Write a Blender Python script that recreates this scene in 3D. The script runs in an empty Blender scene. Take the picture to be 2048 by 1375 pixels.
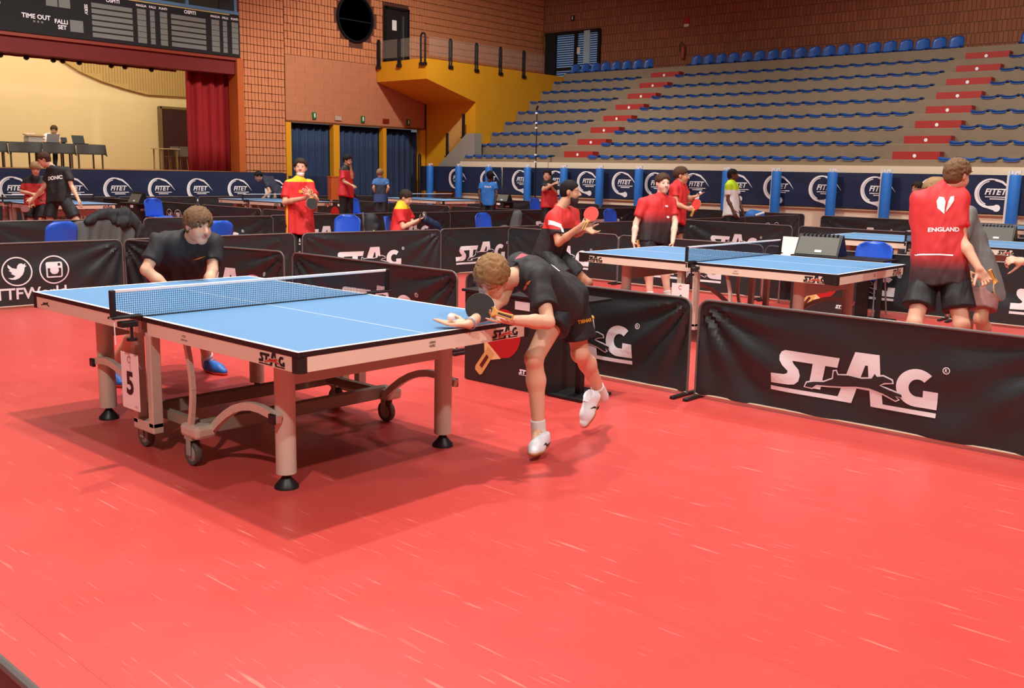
import bpy, bmesh, math, random
import numpy as np
from mathutils import Vector, Matrix
from mathutils.bvhtree import BVHTree

SC = bpy.context.scene
COL = SC.collection
# ---------------------------------------------------------------- camera
cam_data = bpy.data.cameras.new('camera')
cam = bpy.data.objects.new('camera', cam_data)
COL.objects.link(cam)
CR = Vector((0.742, 0.670, 0.0204)); CU = Vector((-0.131, 0.116, 0.985)); CF = Vector((-0.657, 0.733, -0.174))
CF.normalize(); CR = (CR - CF * CR.dot(CF)).normalized(); CU = CR.cross(CF).normalized()
cam.matrix_world = Matrix(((CR.x, CU.x, -CF.x, 0), (CR.y, CU.y, -CF.y, 0), (CR.z, CU.z, -CF.z, 1.5413), (0, 0, 0, 1)))
cam_data.sensor_width = 36.0
cam_data.lens = 36.0 * 1934.3 / 2048.0
cam_data.clip_end = 200
SC.camera = cam
# ---------------------------------------------------------------- world and exposure
world = bpy.data.worlds.new('world'); SC.world = world; world.use_nodes = True
world.node_tree.nodes['Background'].inputs[0].default_value = (0.55, 0.65, 0.8, 1)
world.node_tree.nodes['Background'].inputs[1].default_value = 0.3
SC.view_settings.view_transform = 'Standard'
SC.view_settings.look = 'None'
SC.view_settings.gamma = 1
SC.view_settings.use_curve_mapping = False
SC.view_settings.exposure = -0.55
SC.cycles.use_denoising = True
SC.cycles.max_bounces = 5
SC.cycles.glossy_bounces = 3
SC.cycles.use_adaptive_sampling = True
SC.cycles.adaptive_threshold = 0.02
SC.cycles.sample_clamp_indirect = 6.0

# ceiling lamps of the hall: (x, y, watts)
LAMP_Z = 9.2; LAMP_GAIN = 2.1
# (x, y, watts, cone in degrees, tilt toward x, tilt toward y): court lamps hang straight, the outer ones are added, turned to brighten walls and stands
LAMPS = [(-5.0, 4.2, 1700, 140, 0, 0), (-7.7, 5.4, 900, 140, 0, 0), (4.5, 3.0, 1250, 165, 0, 0), (1.0, -3.5, 1550, 165, 0, 0), (0.5, 10.0, 600, 118, 0, 0), (-12.5, 3.0, 650, 118, 0, 0),
         (-5.5, 11.0, 900, 100, 0, 0), (-13.0, 11.0, 900, 108, 0, 0), (-5.0, 17.0, 900, 100, 0, 8), (-13.5, 18.0, 1150, 120, 0, 28), (-18.5, 7.5, 1200, 120, -22, 0), (-19.0, 13.0, 1300, 120, -25, 0),
         (-20.0, 19.0, 1400, 130, -22, 22), (-6.0, 20.5, 1100, 115, 0, 40), (3.0, 20.0, 900, 115, 0, 40)]
ROOFGLOW_STRENGTH = 0.7
for i, (lx, ly, lw, lc, tx, ty) in enumerate(LAMPS):
    ld = bpy.data.lights.new('hall_light', 'SPOT'); ld.shadow_soft_size = 0.16; ld.energy = lw * LAMP_GAIN
    ld.color = (1.0, 0.985, 0.94); ld.spot_size = math.radians(lc); ld.spot_blend = 0.6
    lo = bpy.data.objects.new('hall_light', ld); COL.objects.link(lo); lo.location = (lx, ly, LAMP_Z - 0.36)
    lo.rotation_euler = (math.radians(ty), -math.radians(tx), 0)
for (lx, ly, lz, lw) in [(-28.6, 16.0, 6.4, 250), (-28.6, 12.0, 6.4, 250), (-28.6, 8.0, 6.4, 200)]:
    ld = bpy.data.lights.new('stage_light', 'AREA'); ld.shape = 'RECTANGLE'; ld.size = 0.6; ld.size_y = 3.4; ld.energy = lw
    ld.color = (1.0, 0.91, 0.72)
    lo = bpy.data.objects.new('stage_light', ld); COL.objects.link(lo); lo.location = (lx, ly, lz); lo.rotation_euler = (0, math.radians(42), 0)

# ---------------------------------------------------------------- helpers
def s2l(c):
    return tuple(((v / 255.0) / 12.92 if v / 255.0 <= 0.04045 else ((v / 255.0 + 0.055) / 1.055) ** 2.4) for v in c)

MATS = {}
def mat(name, rgb, rough=0.5, metal=0.0, spec=0.5, var=0.0, vscale=6.0, bump=0.0, bscale=40.0, emit=0.0, alpha=1.0, trans=0.0, lin=None):
    if name in MATS: return MATS[name]
    m = bpy.data.materials.new(name); m.use_nodes = True
    nt = m.node_tree; b = nt.nodes['Principled BSDF']
    c = lin if lin else s2l(rgb)
    b.inputs['Base Color'].default_value = (*c, 1); b.inputs['Roughness'].default_value = rough
    b.inputs['Metallic'].default_value = metal; b.inputs['Specular IOR Level'].default_value = spec
    if trans: b.inputs['Transmission Weight'].default_value = trans
    if alpha < 1: b.inputs['Alpha'].default_value = alpha
    if emit:
        b.inputs['Emission Color'].default_value = (*c, 1); b.inputs['Emission Strength'].default_value = emit
    if var or bump:
        tc = nt.nodes.new('ShaderNodeTexCoord'); nz = nt.nodes.new('ShaderNodeTexNoise')
        nz.inputs['Scale'].default_value = vscale; nz.inputs['Detail'].default_value = 5
        nt.links.new(tc.outputs['Object'], nz.inputs['Vector'])
        if var:
            mx = nt.nodes.new('ShaderNodeMix'); mx.data_type = 'RGBA'
            mx.inputs['A'].default_value = (*[v * (1 - var) for v in c], 1)
            mx.inputs['B'].default_value = (*[min(1, v * (1 + var)) for v in c], 1)
            nt.links.new(nz.outputs['Fac'], mx.inputs['Factor']); nt.links.new(mx.outputs['Result'], b.inputs['Base Color'])
        if bump:
            n2 = nt.nodes.new('ShaderNodeTexNoise'); n2.inputs['Scale'].default_value = bscale; n2.inputs['Detail'].default_value = 4
            nt.links.new(tc.outputs['Object'], n2.inputs['Vector'])
            bp = nt.nodes.new('ShaderNodeBump'); bp.inputs['Strength'].default_value = bump; bp.inputs['Distance'].default_value = 0.01
            nt.links.new(n2.outputs['Fac'], bp.inputs['Height']); nt.links.new(bp.outputs['Normal'], b.inputs['Normal'])
    MATS[name] = m
    return m

def mesh_data(name, verts, faces, m, smooth=False):
    me = bpy.data.meshes.new(name)
    me.from_pydata([tuple(map(float, v)) for v in verts], [], [tuple(map(int, f)) for f in faces])
    if isinstance(m, (list, tuple)):
        for q in m: me.materials.append(q)
    elif m: me.materials.append(m)
    if smooth: me.polygons.foreach_set('use_smooth', [True] * len(me.polygons))
    me.update()
    return me

def link(name, me, parent=None, loc=None):
    o = bpy.data.objects.new(name, me); COL.objects.link(o)
    if parent is not None: o.parent = parent
    if loc is not None: o.location = loc
    return o

def tag(o, label=None, cat=None, group=None, kind=None):
    if label: o['label'] = label
    if cat: o['category'] = cat
    if group: o['group'] = group
    if kind: o['kind'] = kind
    return o

def thing(name, label, cat, loc=(0, 0, 0), rotz=0.0, group=None):
    o = bpy.data.objects.new(name, None); COL.objects.link(o); o.empty_display_size = 0.1
    o.location = loc; o.rotation_euler = (0, 0, rotz)
    return tag(o, label, cat, group)

KIDS = {}
def kids(o):
    return list(o.children)

def dup(root, loc, rotz, label=None, group=None):
    r = root.copy(); COL.objects.link(r); r.location = loc; r.rotation_euler = (0, 0, rotz)
    if label: r['label'] = label
    if group: r['group'] = group
    for ch in list(root.children):
        c = ch.copy(); COL.objects.link(c); c.parent = r
        for g in list(ch.children):
            d = g.copy(); COL.objects.link(d); d.parent = c
    return r

class MB:
    """collects boxes, tubes, prisms; build() links them as one mesh"""
    def __init__(s): s.v = []; s.f = []
    def add(s, vs, fs):
        n = len(s.v); s.v += [tuple(map(float, v)) for v in vs]; s.f += [tuple(i + n for i in f) for f in fs]; return s
    def box(s, c, d, rz=0.0, R=None):
        hx, hy, hz = d[0] / 2, d[1] / 2, d[2] / 2
        vs = [Vector((x, y, z)) for x in (-hx, hx) for y in (-hy, hy) for z in (-hz, hz)]
        if R is None: R = Matrix.Rotation(rz, 3, 'Z')
        vs = [R @ v + Vector(c) for v in vs]
        return s.add(vs, [(0, 1, 3, 2), (4, 6, 7, 5), (0, 4, 5, 1), (2, 3, 7, 6), (0, 2, 6, 4), (1, 5, 7, 3)])
    def bar(s, a, b, w, h, up=(0, 0, 1)):
        a = Vector(a); b = Vector(b); d = b - a; x = d.normalized(); y = Vector(up).cross(x)
        if y.length < 1e-4: y = Vector((1, 0, 0)).cross(x)
        y.normalize(); z = x.cross(y)
        return s.box((a + b) / 2, (d.length, w, h), R=Matrix((x, y, z)).transposed())
    def tube(s, pts, r, n=8, caps=True):
        pts = [Vector(p) for p in pts]; rs = r if isinstance(r, (list, tuple)) else [r] * len(pts)
        ring = []; prev = None
        for i, p in enumerate(pts):
            t = (pts[min(i + 1, len(pts) - 1)] - pts[max(i - 1, 0)]).normalized()
            if prev is None:
                a = Vector((0, 0, 1)) if abs(t.z) < 0.9 else Vector((1, 0, 0)); u = t.cross(a).normalized()
            else:
                u = (prev - t * prev.dot(t)).normalized()
            w = t.cross(u); prev = u
            ring.append([p + (u * math.cos(2 * math.pi * k / n) + w * math.sin(2 * math.pi * k / n)) * rs[i] for k in range(n)])
        vs = [q for rr in ring for q in rr]; fs = []
        for i in range(len(pts) - 1):
            for k in range(n):
                fs.append((i * n + k, i * n + (k + 1) % n, (i + 1) * n + (k + 1) % n, (i + 1) * n + k))
        if caps:
            fs.append(tuple(range(n))[::-1]); fs.append(tuple((len(pts) - 1) * n + k for k in range(n)))
        return s.add(vs, fs)
    def lathe(s, prof, c=(0, 0, 0), n=24, axis='Z'):
        vs = []; fs = []; m = len(prof)
        for k in range(n):
            a = 2 * math.pi * k / n
            for (r, z) in prof:
                p = (r * math.cos(a), r * math.sin(a), z)
                if axis == 'Y': p = (p[0], p[2], p[1])
                if axis == 'X': p = (p[2], p[0], p[1])
                vs.append((p[0] + c[0], p[1] + c[1], p[2] + c[2]))
        for k in range(n):
            k2 = (k + 1) % n
            for i in range(m - 1):
                fs.append((k * m + i, k2 * m + i, k2 * m + i + 1, k * m + i + 1))
        return s.add(vs, fs)
    def prism(s, poly, fn0, fn1):
        """poly 2-D convex or simple outline; fn0/fn1 map (u,v) to the two faces"""
        n = len(poly); vs = [fn0(*p) for p in poly] + [fn1(*p) for p in poly]
        fs = [tuple(range(n))[::-1], tuple(range(n, 2 * n))]
        for i in range(n): fs.append((i, (i + 1) % n, n + (i + 1) % n, n + i))
        return s.add(vs, fs)
    def grid(s, fn, nu, nv):
        vs = [fn(i / nu, j / nv) for j in range(nv + 1) for i in range(nu + 1)]
        fs = [(j * (nu + 1) + i, j * (nu + 1) + i + 1, (j + 1) * (nu + 1) + i + 1, (j + 1) * (nu + 1) + i) for j in range(nv) for i in range(nu)]
        return s.add(vs, fs)
    def build(s, name, m, parent=None, smooth=False, bevel=0.0, loc=None):
        me = mesh_data(name, s.v, s.f, m, smooth)
        bm = bmesh.new(); bm.from_mesh(me); bmesh.ops.recalc_face_normals(bm, faces=bm.faces); bm.to_mesh(me); bm.free()
        if smooth:
            try: me.set_sharp_from_angle(angle=math.radians(40))
            except Exception: pass
        o = link(name, me, parent, loc)
        if bevel:
            b = o.modifiers.new('bevel', 'BEVEL'); b.width = bevel; b.segments = 2; b.limit_method = 'ANGLE'
        return o

def struct(name, mb, m, parent=None, smooth=False, label=None):
    o = mb.build(name, m, parent, smooth)
    if parent is None: o['kind'] = 'structure'
    if label: o['label'] = label
    return o

# ---- flat lettering and marks
_T = {}
def text2d(s, bold=0.0, shear=0.0):
    """(verts2d, faces) of a word, cap height about 0.7, starting at x=0"""
    key = (s, bold, shear)
    if key in _T: return _T[key]
    cu = bpy.data.curves.new('lettering', 'FONT'); cu.body = s; cu.offset = bold; cu.shear = shear; cu.resolution_u = 3
    o = bpy.data.objects.new('lettering', cu); COL.objects.link(o)
    bpy.context.view_layer.update()
    dg = bpy.context.evaluated_depsgraph_get(); me = o.evaluated_get(dg).to_mesh()
    v = [(q.co.x, q.co.y) for q in me.vertices]; f = [tuple(p.vertices) for p in me.polygons]
    o.evaluated_get(dg).to_mesh_clear(); bpy.data.objects.remove(o); bpy.data.curves.remove(cu)
    x0 = min(p[0] for p in v); v = [(p[0] - x0, p[1]) for p in v]
    _T[key] = (v, f); return _T[key]

def shape2d(loops):
    """fill closed outlines (holes by even-odd) -> (verts2d, faces)"""
    cu = bpy.data.curves.new('outline', 'CURVE'); cu.dimensions = '2D'; cu.fill_mode = 'BOTH'
    for lp in loops:
        sp = cu.splines.new('POLY'); sp.points.add(len(lp) - 1)
        for q, p in zip(sp.points, lp): q.co = (p[0], p[1], 0, 1)
        sp.use_cyclic_u = True
    o = bpy.data.objects.new('outline', cu); COL.objects.link(o)
    bpy.context.view_layer.update()
    dg = bpy.context.evaluated_depsgraph_get(); me = o.evaluated_get(dg).to_mesh()
    v = [(q.co.x, q.co.y) for q in me.vertices]; f = [tuple(p.vertices) for p in me.polygons]
    o.evaluated_get(dg).to_mesh_clear(); bpy.data.objects.remove(o); bpy.data.curves.remove(cu)
    return v, f

def xf(sh, sx=1.0, sy=None, dx=0.0, dy=0.0):
    sy = sx if sy is None else sy
    return [(p[0] * sx + dx, p[1] * sy + dy) for p in sh[0]], sh[1]
def fit(sh, w=None, h=None, cx=0.0, cy=0.0):
    xs = [p[0] for p in sh[0]]; ys = [p[1] for p in sh[0]]
    W = max(xs) - min(xs); H = max(ys) - min(ys)
    sx = w / W if w else h / H; sy = h / H if h else sx
    mx = (max(xs) + min(xs)) / 2; my = (max(ys) + min(ys)) / 2
    return [((p[0] - mx) * sx + cx, (p[1] - my) * sy + cy) for p in sh[0]], sh[1]
def merge(*shs):
    v = []; f = []
    for a, b in shs:
        n = len(v); v += list(a); f += [tuple(i + n for i in q) for q in b]
    return v, f
def refine(sh, step):
    """cut a flat shape on a grid so it can follow folds"""
    bm = bmesh.new(); vs = [bm.verts.new((p[0], p[1], 0)) for p in sh[0]]
    for q in sh[1]:
        try: bm.faces.new([vs[i] for i in q])
        except ValueError: pass
    xs = [p[0] for p in sh[0]]; ys = [p[1] for p in sh[0]]
    for ax, lo, hi in ((0, min(xs), max(xs)), (1, min(ys), max(ys))):
        k = lo + step
        while k < hi:
            co = (k, 0, 0) if ax == 0 else (0, k, 0); no = (1, 0, 0) if ax == 0 else (0, 1, 0)
            bmesh.ops.bisect_plane(bm, geom=bm.verts[:] + bm.edges[:] + bm.faces[:], plane_co=co, plane_no=no); k += step
    bm.verts.index_update()
    out = [(v.co.x, v.co.y) for v in bm.verts], [tuple(v.index for v in f.verts) for f in bm.faces]
    bm.free(); return out
def decal(name, sh, fn, m, parent=None):
    return link(name, mesh_data(name, [fn(*p) for p in sh[0]], sh[1], m), parent)
def circ(cx, cy, r, n=28, ry=None, a0=0.0, a1=2 * math.pi, close=True):
    ry = ry or r
    k = n if close else n + 1
    return [(cx + r * math.cos(a0 + (a1 - a0) * i / n), cy + ry * math.sin(a0 + (a1 - a0) * i / n)) for i in range(k)]

def arcpts(cx, cy, rx, ry, d0, d1, n=10):
    return [(cx + rx * math.cos(math.radians(d0 + (d1 - d0) * i / n)), cy + ry * math.sin(math.radians(d0 + (d1 - d0) * i / n))) for i in range(n + 1)]

def make_stag():
    S = [(0.03, 0.95), (0.85, 0.97), (1.05, 1.05), (1.08, 1.2), (0.7, 1.5), (0.48, 1.8), (0.45, 2.1), (0.55, 2.33), (0.78, 2.45), (4.3, 2.45),
         (4.18, 1.85), (3.42, 1.85), (3.2, 0.36), (2.45, 0.36), (2.62, 1.85), (1.3, 1.85), (1.42, 1.65), (1.75, 1.35), (1.87, 1.0), (1.8, 0.65), (1.55, 0.42), (1.2, 0.36), (0.03, 0.33)]
    A = [(5.2, 2.95), (6.6, 2.95), (7.02, 0.13), (10.0, 0.13), (10.0, -0.13), (6.32, -0.13), (6.2, 0.8), (5.42, 0.8), (5.15, -0.13), (0.0, -0.13), (0.0, 0.13), (4.3, 0.13)]
    Ah = [(5.85, 2.25), (6.0, 2.25), (6.12, 1.4), (5.6, 1.4)]
    G = arcpts(8.85, 1.4, 1.15, 1.08, 48, 270, 20) + [(10.0, 0.32), (10.0, 1.3), (9.2, 1.3), (9.2, 0.9)] + arcpts(8.9, 1.4, 0.5, 0.5, 280, 48, 14)
    letters = merge(shape2d([S]), shape2d([A, Ah]), shape2d([G]))
    body = [(2.25, 0.42), (2.35, 0.66), (2.75, 0.78), (3.4, 0.86), (3.95, 1.15), (3.98, 1.62), (4.12, 1.66), (4.22, 1.42), (4.9, 1.5), (5.7, 1.44), (6.3, 1.55), (6.45, 1.85), (6.6, 1.7), (6.95, 1.78),
            (7.45, 1.62), (7.5, 1.48), (7.05, 1.42), (6.75, 1.22), (7.2, 1.08), (8.05, 0.88), (8.1, 0.74), (7.7, 0.74), (7.9, 0.58), (7.75, 0.5), (7.0, 0.78), (6.2, 0.95), (5.4, 0.92), (4.6, 0.78), (3.7, 0.68), (2.95, 0.62), (2.7, 0.4)]
    cx = sum(p[0] for p in body) / len(body); cy = sum(p[1] for p in body) / len(body)
    n = len(body); out = []
    for i in range(n):
        a = Vector(body[i - 1]); b = Vector(body[i]); c = Vector(body[(i + 1) % n])
        d = (b - a).normalized() + (c - b).normalized(); d = Vector((-d.y, d.x))
        if d.length < 1e-3: d = Vector((0, 1))
        d.normalize(); out.append((b.x + d.x * 0.09, b.y + d.y * 0.09))
    reg = merge(shape2d([circ(10.35, 2.62, 0.2, 18), circ(10.35, 2.62, 0.15, 18)]), fit(text2d('R', 0.02), h=0.18, cx=10.35, cy=2.62))
    return letters, shape2d([body]), shape2d([out]), reg
STAG_L, STAG_B, STAG_O, STAG_R = make_stag()

def make_fitet():
    ring = arcpts(0, 0, 1.0, 1.0, 60, 285, 30) + arcpts(0.06, 0.02, 0.86, 0.88, 285, 60, 30)
    inner = arcpts(0.02, 0.02, 0.8, 0.82, 100, 250, 16) + arcpts(0.05, 0.02, 0.75, 0.77, 250, 100, 16)
    streak = [(0.3, 0.98), (0.75, 0.85), (1.2, 0.45), (1.6, -0.12), (1.15, 0.36), (0.7, 0.7), (0.25, 0.84)]
    ball = circ(0.5, -0.98, 0.24, 20)
    tail = [(-0.55, -0.62), (-0.1, -0.86), (0.42, -0.8), (0.42, -1.16), (-0.1, -1.0)]
    word = fit(text2d('FITET', 0.03, 0.25), w=1.45, cx=0.38, cy=0.12)
    l1 = shape2d([[(-0.3, -0.2), (1.25, -0.2), (1.25, -0.26), (-0.3, -0.26)]]); l2 = shape2d([[(0.0, -0.33), (0.95, -0.33), (0.95, -0.4), (0.0, -0.4)]])
    return merge(shape2d([ring]), shape2d([inner]), shape2d([streak]), shape2d([ball]), shape2d([tail]), word, l1, l2)
FITET = make_fitet()

def make_social():
    bird = [(-0.62, -0.42), (-0.3, -0.42), (-0.12, -0.3), (-0.42, -0.12), (-0.3, -0.1), (-0.55, 0.1), (-0.42, 0.1), (-0.58, 0.32), (-0.55, 0.5), (-0.3, 0.25), (0.0, 0.18), (0.05, 0.38), (0.18, 0.52), (0.34, 0.54), (0.46, 0.46),
            (0.62, 0.54), (0.54, 0.4), (0.66, 0.36), (0.52, 0.26), (0.46, 0.0), (0.34, -0.24), (0.1, -0.46), (-0.15, -0.55), (-0.4, -0.53)]
    ring = shape2d([circ(0, 0, 1.0, 40), circ(0, 0, 0.91, 40)])
    tw = merge(ring, shape2d([bird]))
    def rr(h, r):
        p = []
        for cx, cy, d in ((h - r, h - r, 0), (-h + r, h - r, 90), (-h + r, -h + r, 180), (h - r, -h + r, 270)): p += arcpts(cx, cy, r, r, d, d + 90, 5)
        return p
    body = shape2d([rr(0.55, 0.12), [(-0.45, 0.12), (-0.27, 0.12), (-0.3, -0.1), (-0.18, -0.27), (0, -0.32), (0.18, -0.27), (0.3, -0.1), (0.27, 0.12), (0.45, 0.12), (0.45, -0.4), (0.4, -0.45), (-0.4, -0.45), (-0.45, -0.4)], [(0.24, 0.27), (0.42, 0.27), (0.42, 0.45), (0.24, 0.45)]])
    lens = shape2d([circ(0, 0.0, 0.27, 24), circ(0, 0.0, 0.16, 24)])
    ig = merge(ring, body)
    ig2 = shape2d([circ(0, 0, 0.15, 20)])
    return tw, ig, ig2
TWIT, INSTA, INSTA_DOT = make_social()
# ================================================================ materials
M_conc = mat('concrete', (140, 122, 98), 0.85, var=0.12, vscale=3, bump=0.2, bscale=60)
M_yellow = mat('yellow_paint', (226, 160, 22), 0.6, var=0.06, vscale=2)
M_brickface = mat('brick_face', (206, 132, 86), 0.85, var=0.14, vscale=5, bump=0.3, bscale=80)
M_mortar = mat('mortar', (96, 56, 40), 0.95)
M_panelbrick = mat('panel_brick', (190, 122, 84), 0.85, var=0.1, vscale=4, bump=0.2, bscale=60)
M_white = mat('white_paint', (238, 236, 230), 0.6)
M_print = mat('white_print', (248, 248, 246), 0.6)
M_cream = mat('cream_wall', (232, 210, 160), 0.8, var=0.04, vscale=1.0)
M_lowwall = mat('cream_low_wall', (232, 216, 184), 0.7, var=0.04, vscale=1.0)
M_black = mat('black_plastic', (26, 25, 26), 0.45)
M_blackmat = mat('black_matte', (20, 19, 20), 0.8)
M_dark = mat('dark_void', (16, 13, 12), 0.9)
M_orange = mat('orange_wood', (186, 92, 34), 0.55, var=0.15, vscale=3)
M_darkred = mat('dark_red_beam', (112, 22, 16), 0.7, var=0.08, vscale=2)
M_navy = mat('navy_vinyl', (34, 46, 74), 0.45, var=0.1, vscale=3)
M_post = mat('blue_pad', (40, 118, 205), 0.5, var=0.05)
M_rail = mat('black_rail', (22, 22, 24), 0.4)
M_ceil = mat('ceiling_white', (150, 158, 165), 0.9)
M_sidewall = mat('side_wall', (150, 95, 65), 0.9)

# floor: red sports vinyl in long rolls
def floor_mat():
    m = bpy.data.materials.new('red_vinyl'); m.use_nodes = True; nt = m.node_tree; b = nt.nodes['Principled BSDF']
    tc = nt.nodes.new('ShaderNodeTexCoord')
    def noise(scale, vec, detail=4, rot=None, sc=None):
        mp = nt.nodes.new('ShaderNodeMapping')
        if rot is not None: mp.inputs['Rotation'].default_value = (0, 0, rot)
        if sc: mp.inputs['Scale'].default_value = sc
        nt.links.new(vec, mp.inputs['Vector'])
        n = nt.nodes.new('ShaderNodeTexNoise'); n.inputs['Scale'].default_value = scale; n.inputs['Detail'].default_value = detail
        nt.links.new(mp.outputs['Vector'], n.inputs['Vector']); return n
    g = tc.outputs['Object']
    big = noise(0.8, g, 5)
    r0 = nt.nodes.new('ShaderNodeMix'); r0.data_type = 'RGBA'
    r0.inputs['A'].default_value = (*s2l((196, 48, 38)), 1); r0.inputs['B'].default_value = (*s2l((206, 60, 48)), 1)
    nt.links.new(big.outputs['Fac'], r0.inputs['Factor'])
    last = r0.outputs['Result']
    for rot, sc, lo, hi, amt in ((0.5, (1.6, 22, 1), 0.67, 0.73, 0.34), (-0.35, (1.3, 30, 1), 0.68, 0.74, 0.34), (1.9, (1.8, 24, 1), 0.69, 0.75, 0.3), (0.05, (1.5, 40, 1), 0.68, 0.75, 0.28), (2.6, (2.0, 34, 1), 0.69, 0.74, 0.28)):
        n = noise(1.6, g, 3, rot, sc)
        rp = nt.nodes.new('ShaderNodeMapRange'); rp.inputs['From Min'].default_value = lo; rp.inputs['From Max'].default_value = hi
        rp.inputs['To Max'].default_value = amt; nt.links.new(n.outputs['Fac'], rp.inputs['Value'])
        mx = nt.nodes.new('ShaderNodeMix'); mx.data_type = 'RGBA'; mx.inputs['B'].default_value = (*s2l((250, 170, 150)), 1)
        nt.links.new(rp.outputs['Result'], mx.inputs['Factor']); nt.links.new(last, mx.inputs['A']); last = mx.outputs['Result']
    nt.links.new(last, b.inputs['Base Color'])
    rg = noise(2.5, g, 5)
    mr = nt.nodes.new('ShaderNodeMapRange'); mr.inputs['To Min'].default_value = 0.30; mr.inputs['To Max'].default_value = 0.42
    nt.links.new(rg.outputs['Fac'], mr.inputs['Value']); nt.links.new(mr.outputs['Result'], b.inputs['Roughness'])
    b.inputs['Specular IOR Level'].default_value = 0.9
    b.inputs['Sheen Weight'].default_value = 0.10; b.inputs['Sheen Roughness'].default_value = 0.6      # pale glare veil put into the surface as sheen
    fine = noise(160, g, 2); bp = nt.nodes.new('ShaderNodeBump'); bp.inputs['Strength'].default_value = 0.06; bp.inputs['Distance'].default_value = 0.003
    nt.links.new(fine.outputs['Fac'], bp.inputs['Height']); nt.links.new(bp.outputs['Normal'], b.inputs['Normal'])
    return m
M_floor = floor_mat()

X0, YW, ZC = -26.92, 31.6, 11.5      # stage wall plane, bleacher wall plane, ceiling
# ---------------------------------------------------------------- floor
fl = struct('floor', MB().box((-8, 11, -0.11), (41, 44, 0.2)), M_mortar)
strip_me = None
k = -5
for k in range(-5, 16):
    y0 = 1.2 + 1.54 * k
    if y0 + 1.54 > 25: break
    if strip_me is None:
        o = MB().box((0, 0, 0), (38.5, 1.5392, 0.01)).build('vinyl_roll', M_floor, fl); strip_me = o.data
    else:
        o = link('vinyl_roll', strip_me, fl)
    o.location = (-7.7, y0 + 0.77, -0.005)

# ---------------------------------------------------------------- stage wall (x = X0)
ws = MB()
ws.box((X0 - 0.25, 18.02, 5.75), (0.46, 1.64, 11.5))          # pier beside the stage
ws.box((X0 - 0.25, 25.2, 8.32), (0.46, 12.8, 6.36))           # upper wall
ws.box((X0 - 0.25, 21.9, 4.1), (0.46, 6.12, 2.06))            # panel over the curtains
ws.box((X0 - 0.25, 28.3, 2.6), (0.46, 6.6, 5.2))
ws.box((X0 - 0.25, 4.6, 8.9), (0.46, 25.2, 5.2))              # above the stage
ws.box((X0 - 0.25, -2.5, 3.2), (0.46, 11.0, 6.4))
wall_left = struct('wall_left', ws, M_mortar)
# single bricks of the pier: soldier-laid, 13 across
bm_ = MB().box((0, 0, 0), (0.06, 0.100, 0.222)); brick_me = None
rnd = random.Random(3)
n = 0
for j in range(23):
    for i in range(13):
        y = 17.28 + i * 0.1235; z = 0.13 + j * 0.24
        if brick_me is None:
            o = bm_.build('brick', M_brickface, wall_left); brick_me = o.data
        else: o = link('brick', brick_me, wall_left)
        o.location = (X0 + rnd.uniform(-0.012, 0.012), y, z); n += 1
# the rest of the bricks, too many to tell apart
mb = MB()
for j in range(0, 26):
    z = 5.25 + j * 0.24
    for i in range(103):
        y = 18.9 + i * 0.1235
        if (y - 21.73) ** 2 + (z - 6.57) ** 2 < 0.9 ** 2: continue
        if 22.95 < y < 24.1 and z < 7.2: continue
        mb.box((X0 + rnd.uniform(-0.012, 0.012), y, z), (0.06, 0.100, 0.222))
for j in range(23, 47):
    for i in range(13): mb.box((X0, 17.28 + i * 0.1235, 0.13 + j * 0.24), (0.06, 0.100, 0.222))
o = mb.build('brickwork', M_brickface, wall_left); o['kind'] = 'stuff'
# flat brick courses of the panel over the curtains
pm = None
for j in range(8):
    for i in range(9):
        y0 = 18.86 + i * 0.76 - (0.38 if j % 2 else 0); y1 = y0 + 0.75
        y0 = max(y0, 18.86); y1 = min(y1, 24.93)
        if y1 - y0 < 0.1: continue
        o = MB().box((X0 + 0.005, (y0 + y1) / 2, 3.07 + 0.128 + j * 0.2575), (0.03, y1 - y0 + 0.004, 0.2555)).build('panel_block', M_panelbrick, wall_left)
tr = struct('trim_1', MB().box((X0 + 0.02, 21.9, 3.05), (0.1, 6.14, 0.06)), mat('brown_lintel', (120, 66, 30), 0.6))
# round window
rw = MB(); rw.lathe([(0.70, -0.1), (0.78, -0.1), (0.78, 0.06), (0.72, 0.06), (0.70, -0.1)], (X0, 21.73, 6.57), 40, 'X')
w1 = struct('window_1', rw, M_rail); tag(w1, 'large round dark window high in the brick wall')
g = MB(); g.lathe([(0.0, -0.04), (0.71, -0.04)], (X0 + 0.02, 21.73, 6.57), 40, 'X'); g.build('pane', mat('dark_glass', (30, 32, 34), 0.15), w1)
g = MB().box((X0 + 0.03, 21.73, 6.5), (0.03, 1.4, 0.04)); g.build('mullion', M_rail, w1)
# black door on the balcony
dr = struct('door_1', MB().box((X0 + 0.03, 23.53, 6.14), (0.07, 1.02, 1.92)), mat('door_black', (30, 27, 26), 0.5)); tag(dr, 'black balcony door beside the round window')
MB().box((X0 + 0.08, 23.53, 7.12), (0.08, 1.14, 0.08)).box((X0 + 0.08, 23.0, 6.15), (0.08, 0.07, 1.98)).box((X0 + 0.08, 24.06, 6.15), (0.08, 0.07, 1.98)).build('door_frame', M_rail, dr)
MB().box((X0 + 0.075, 23.42, 6.55), (0.01, 0.2, 0.34)).build('notice', M_white, dr)
MB().box((X0 + 0.09, 23.83, 6.1), (0.03, 0.03, 1.6)).build('door_handle', mat('steel', (150, 150, 150), 0.35, metal=0.8), dr)

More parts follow.
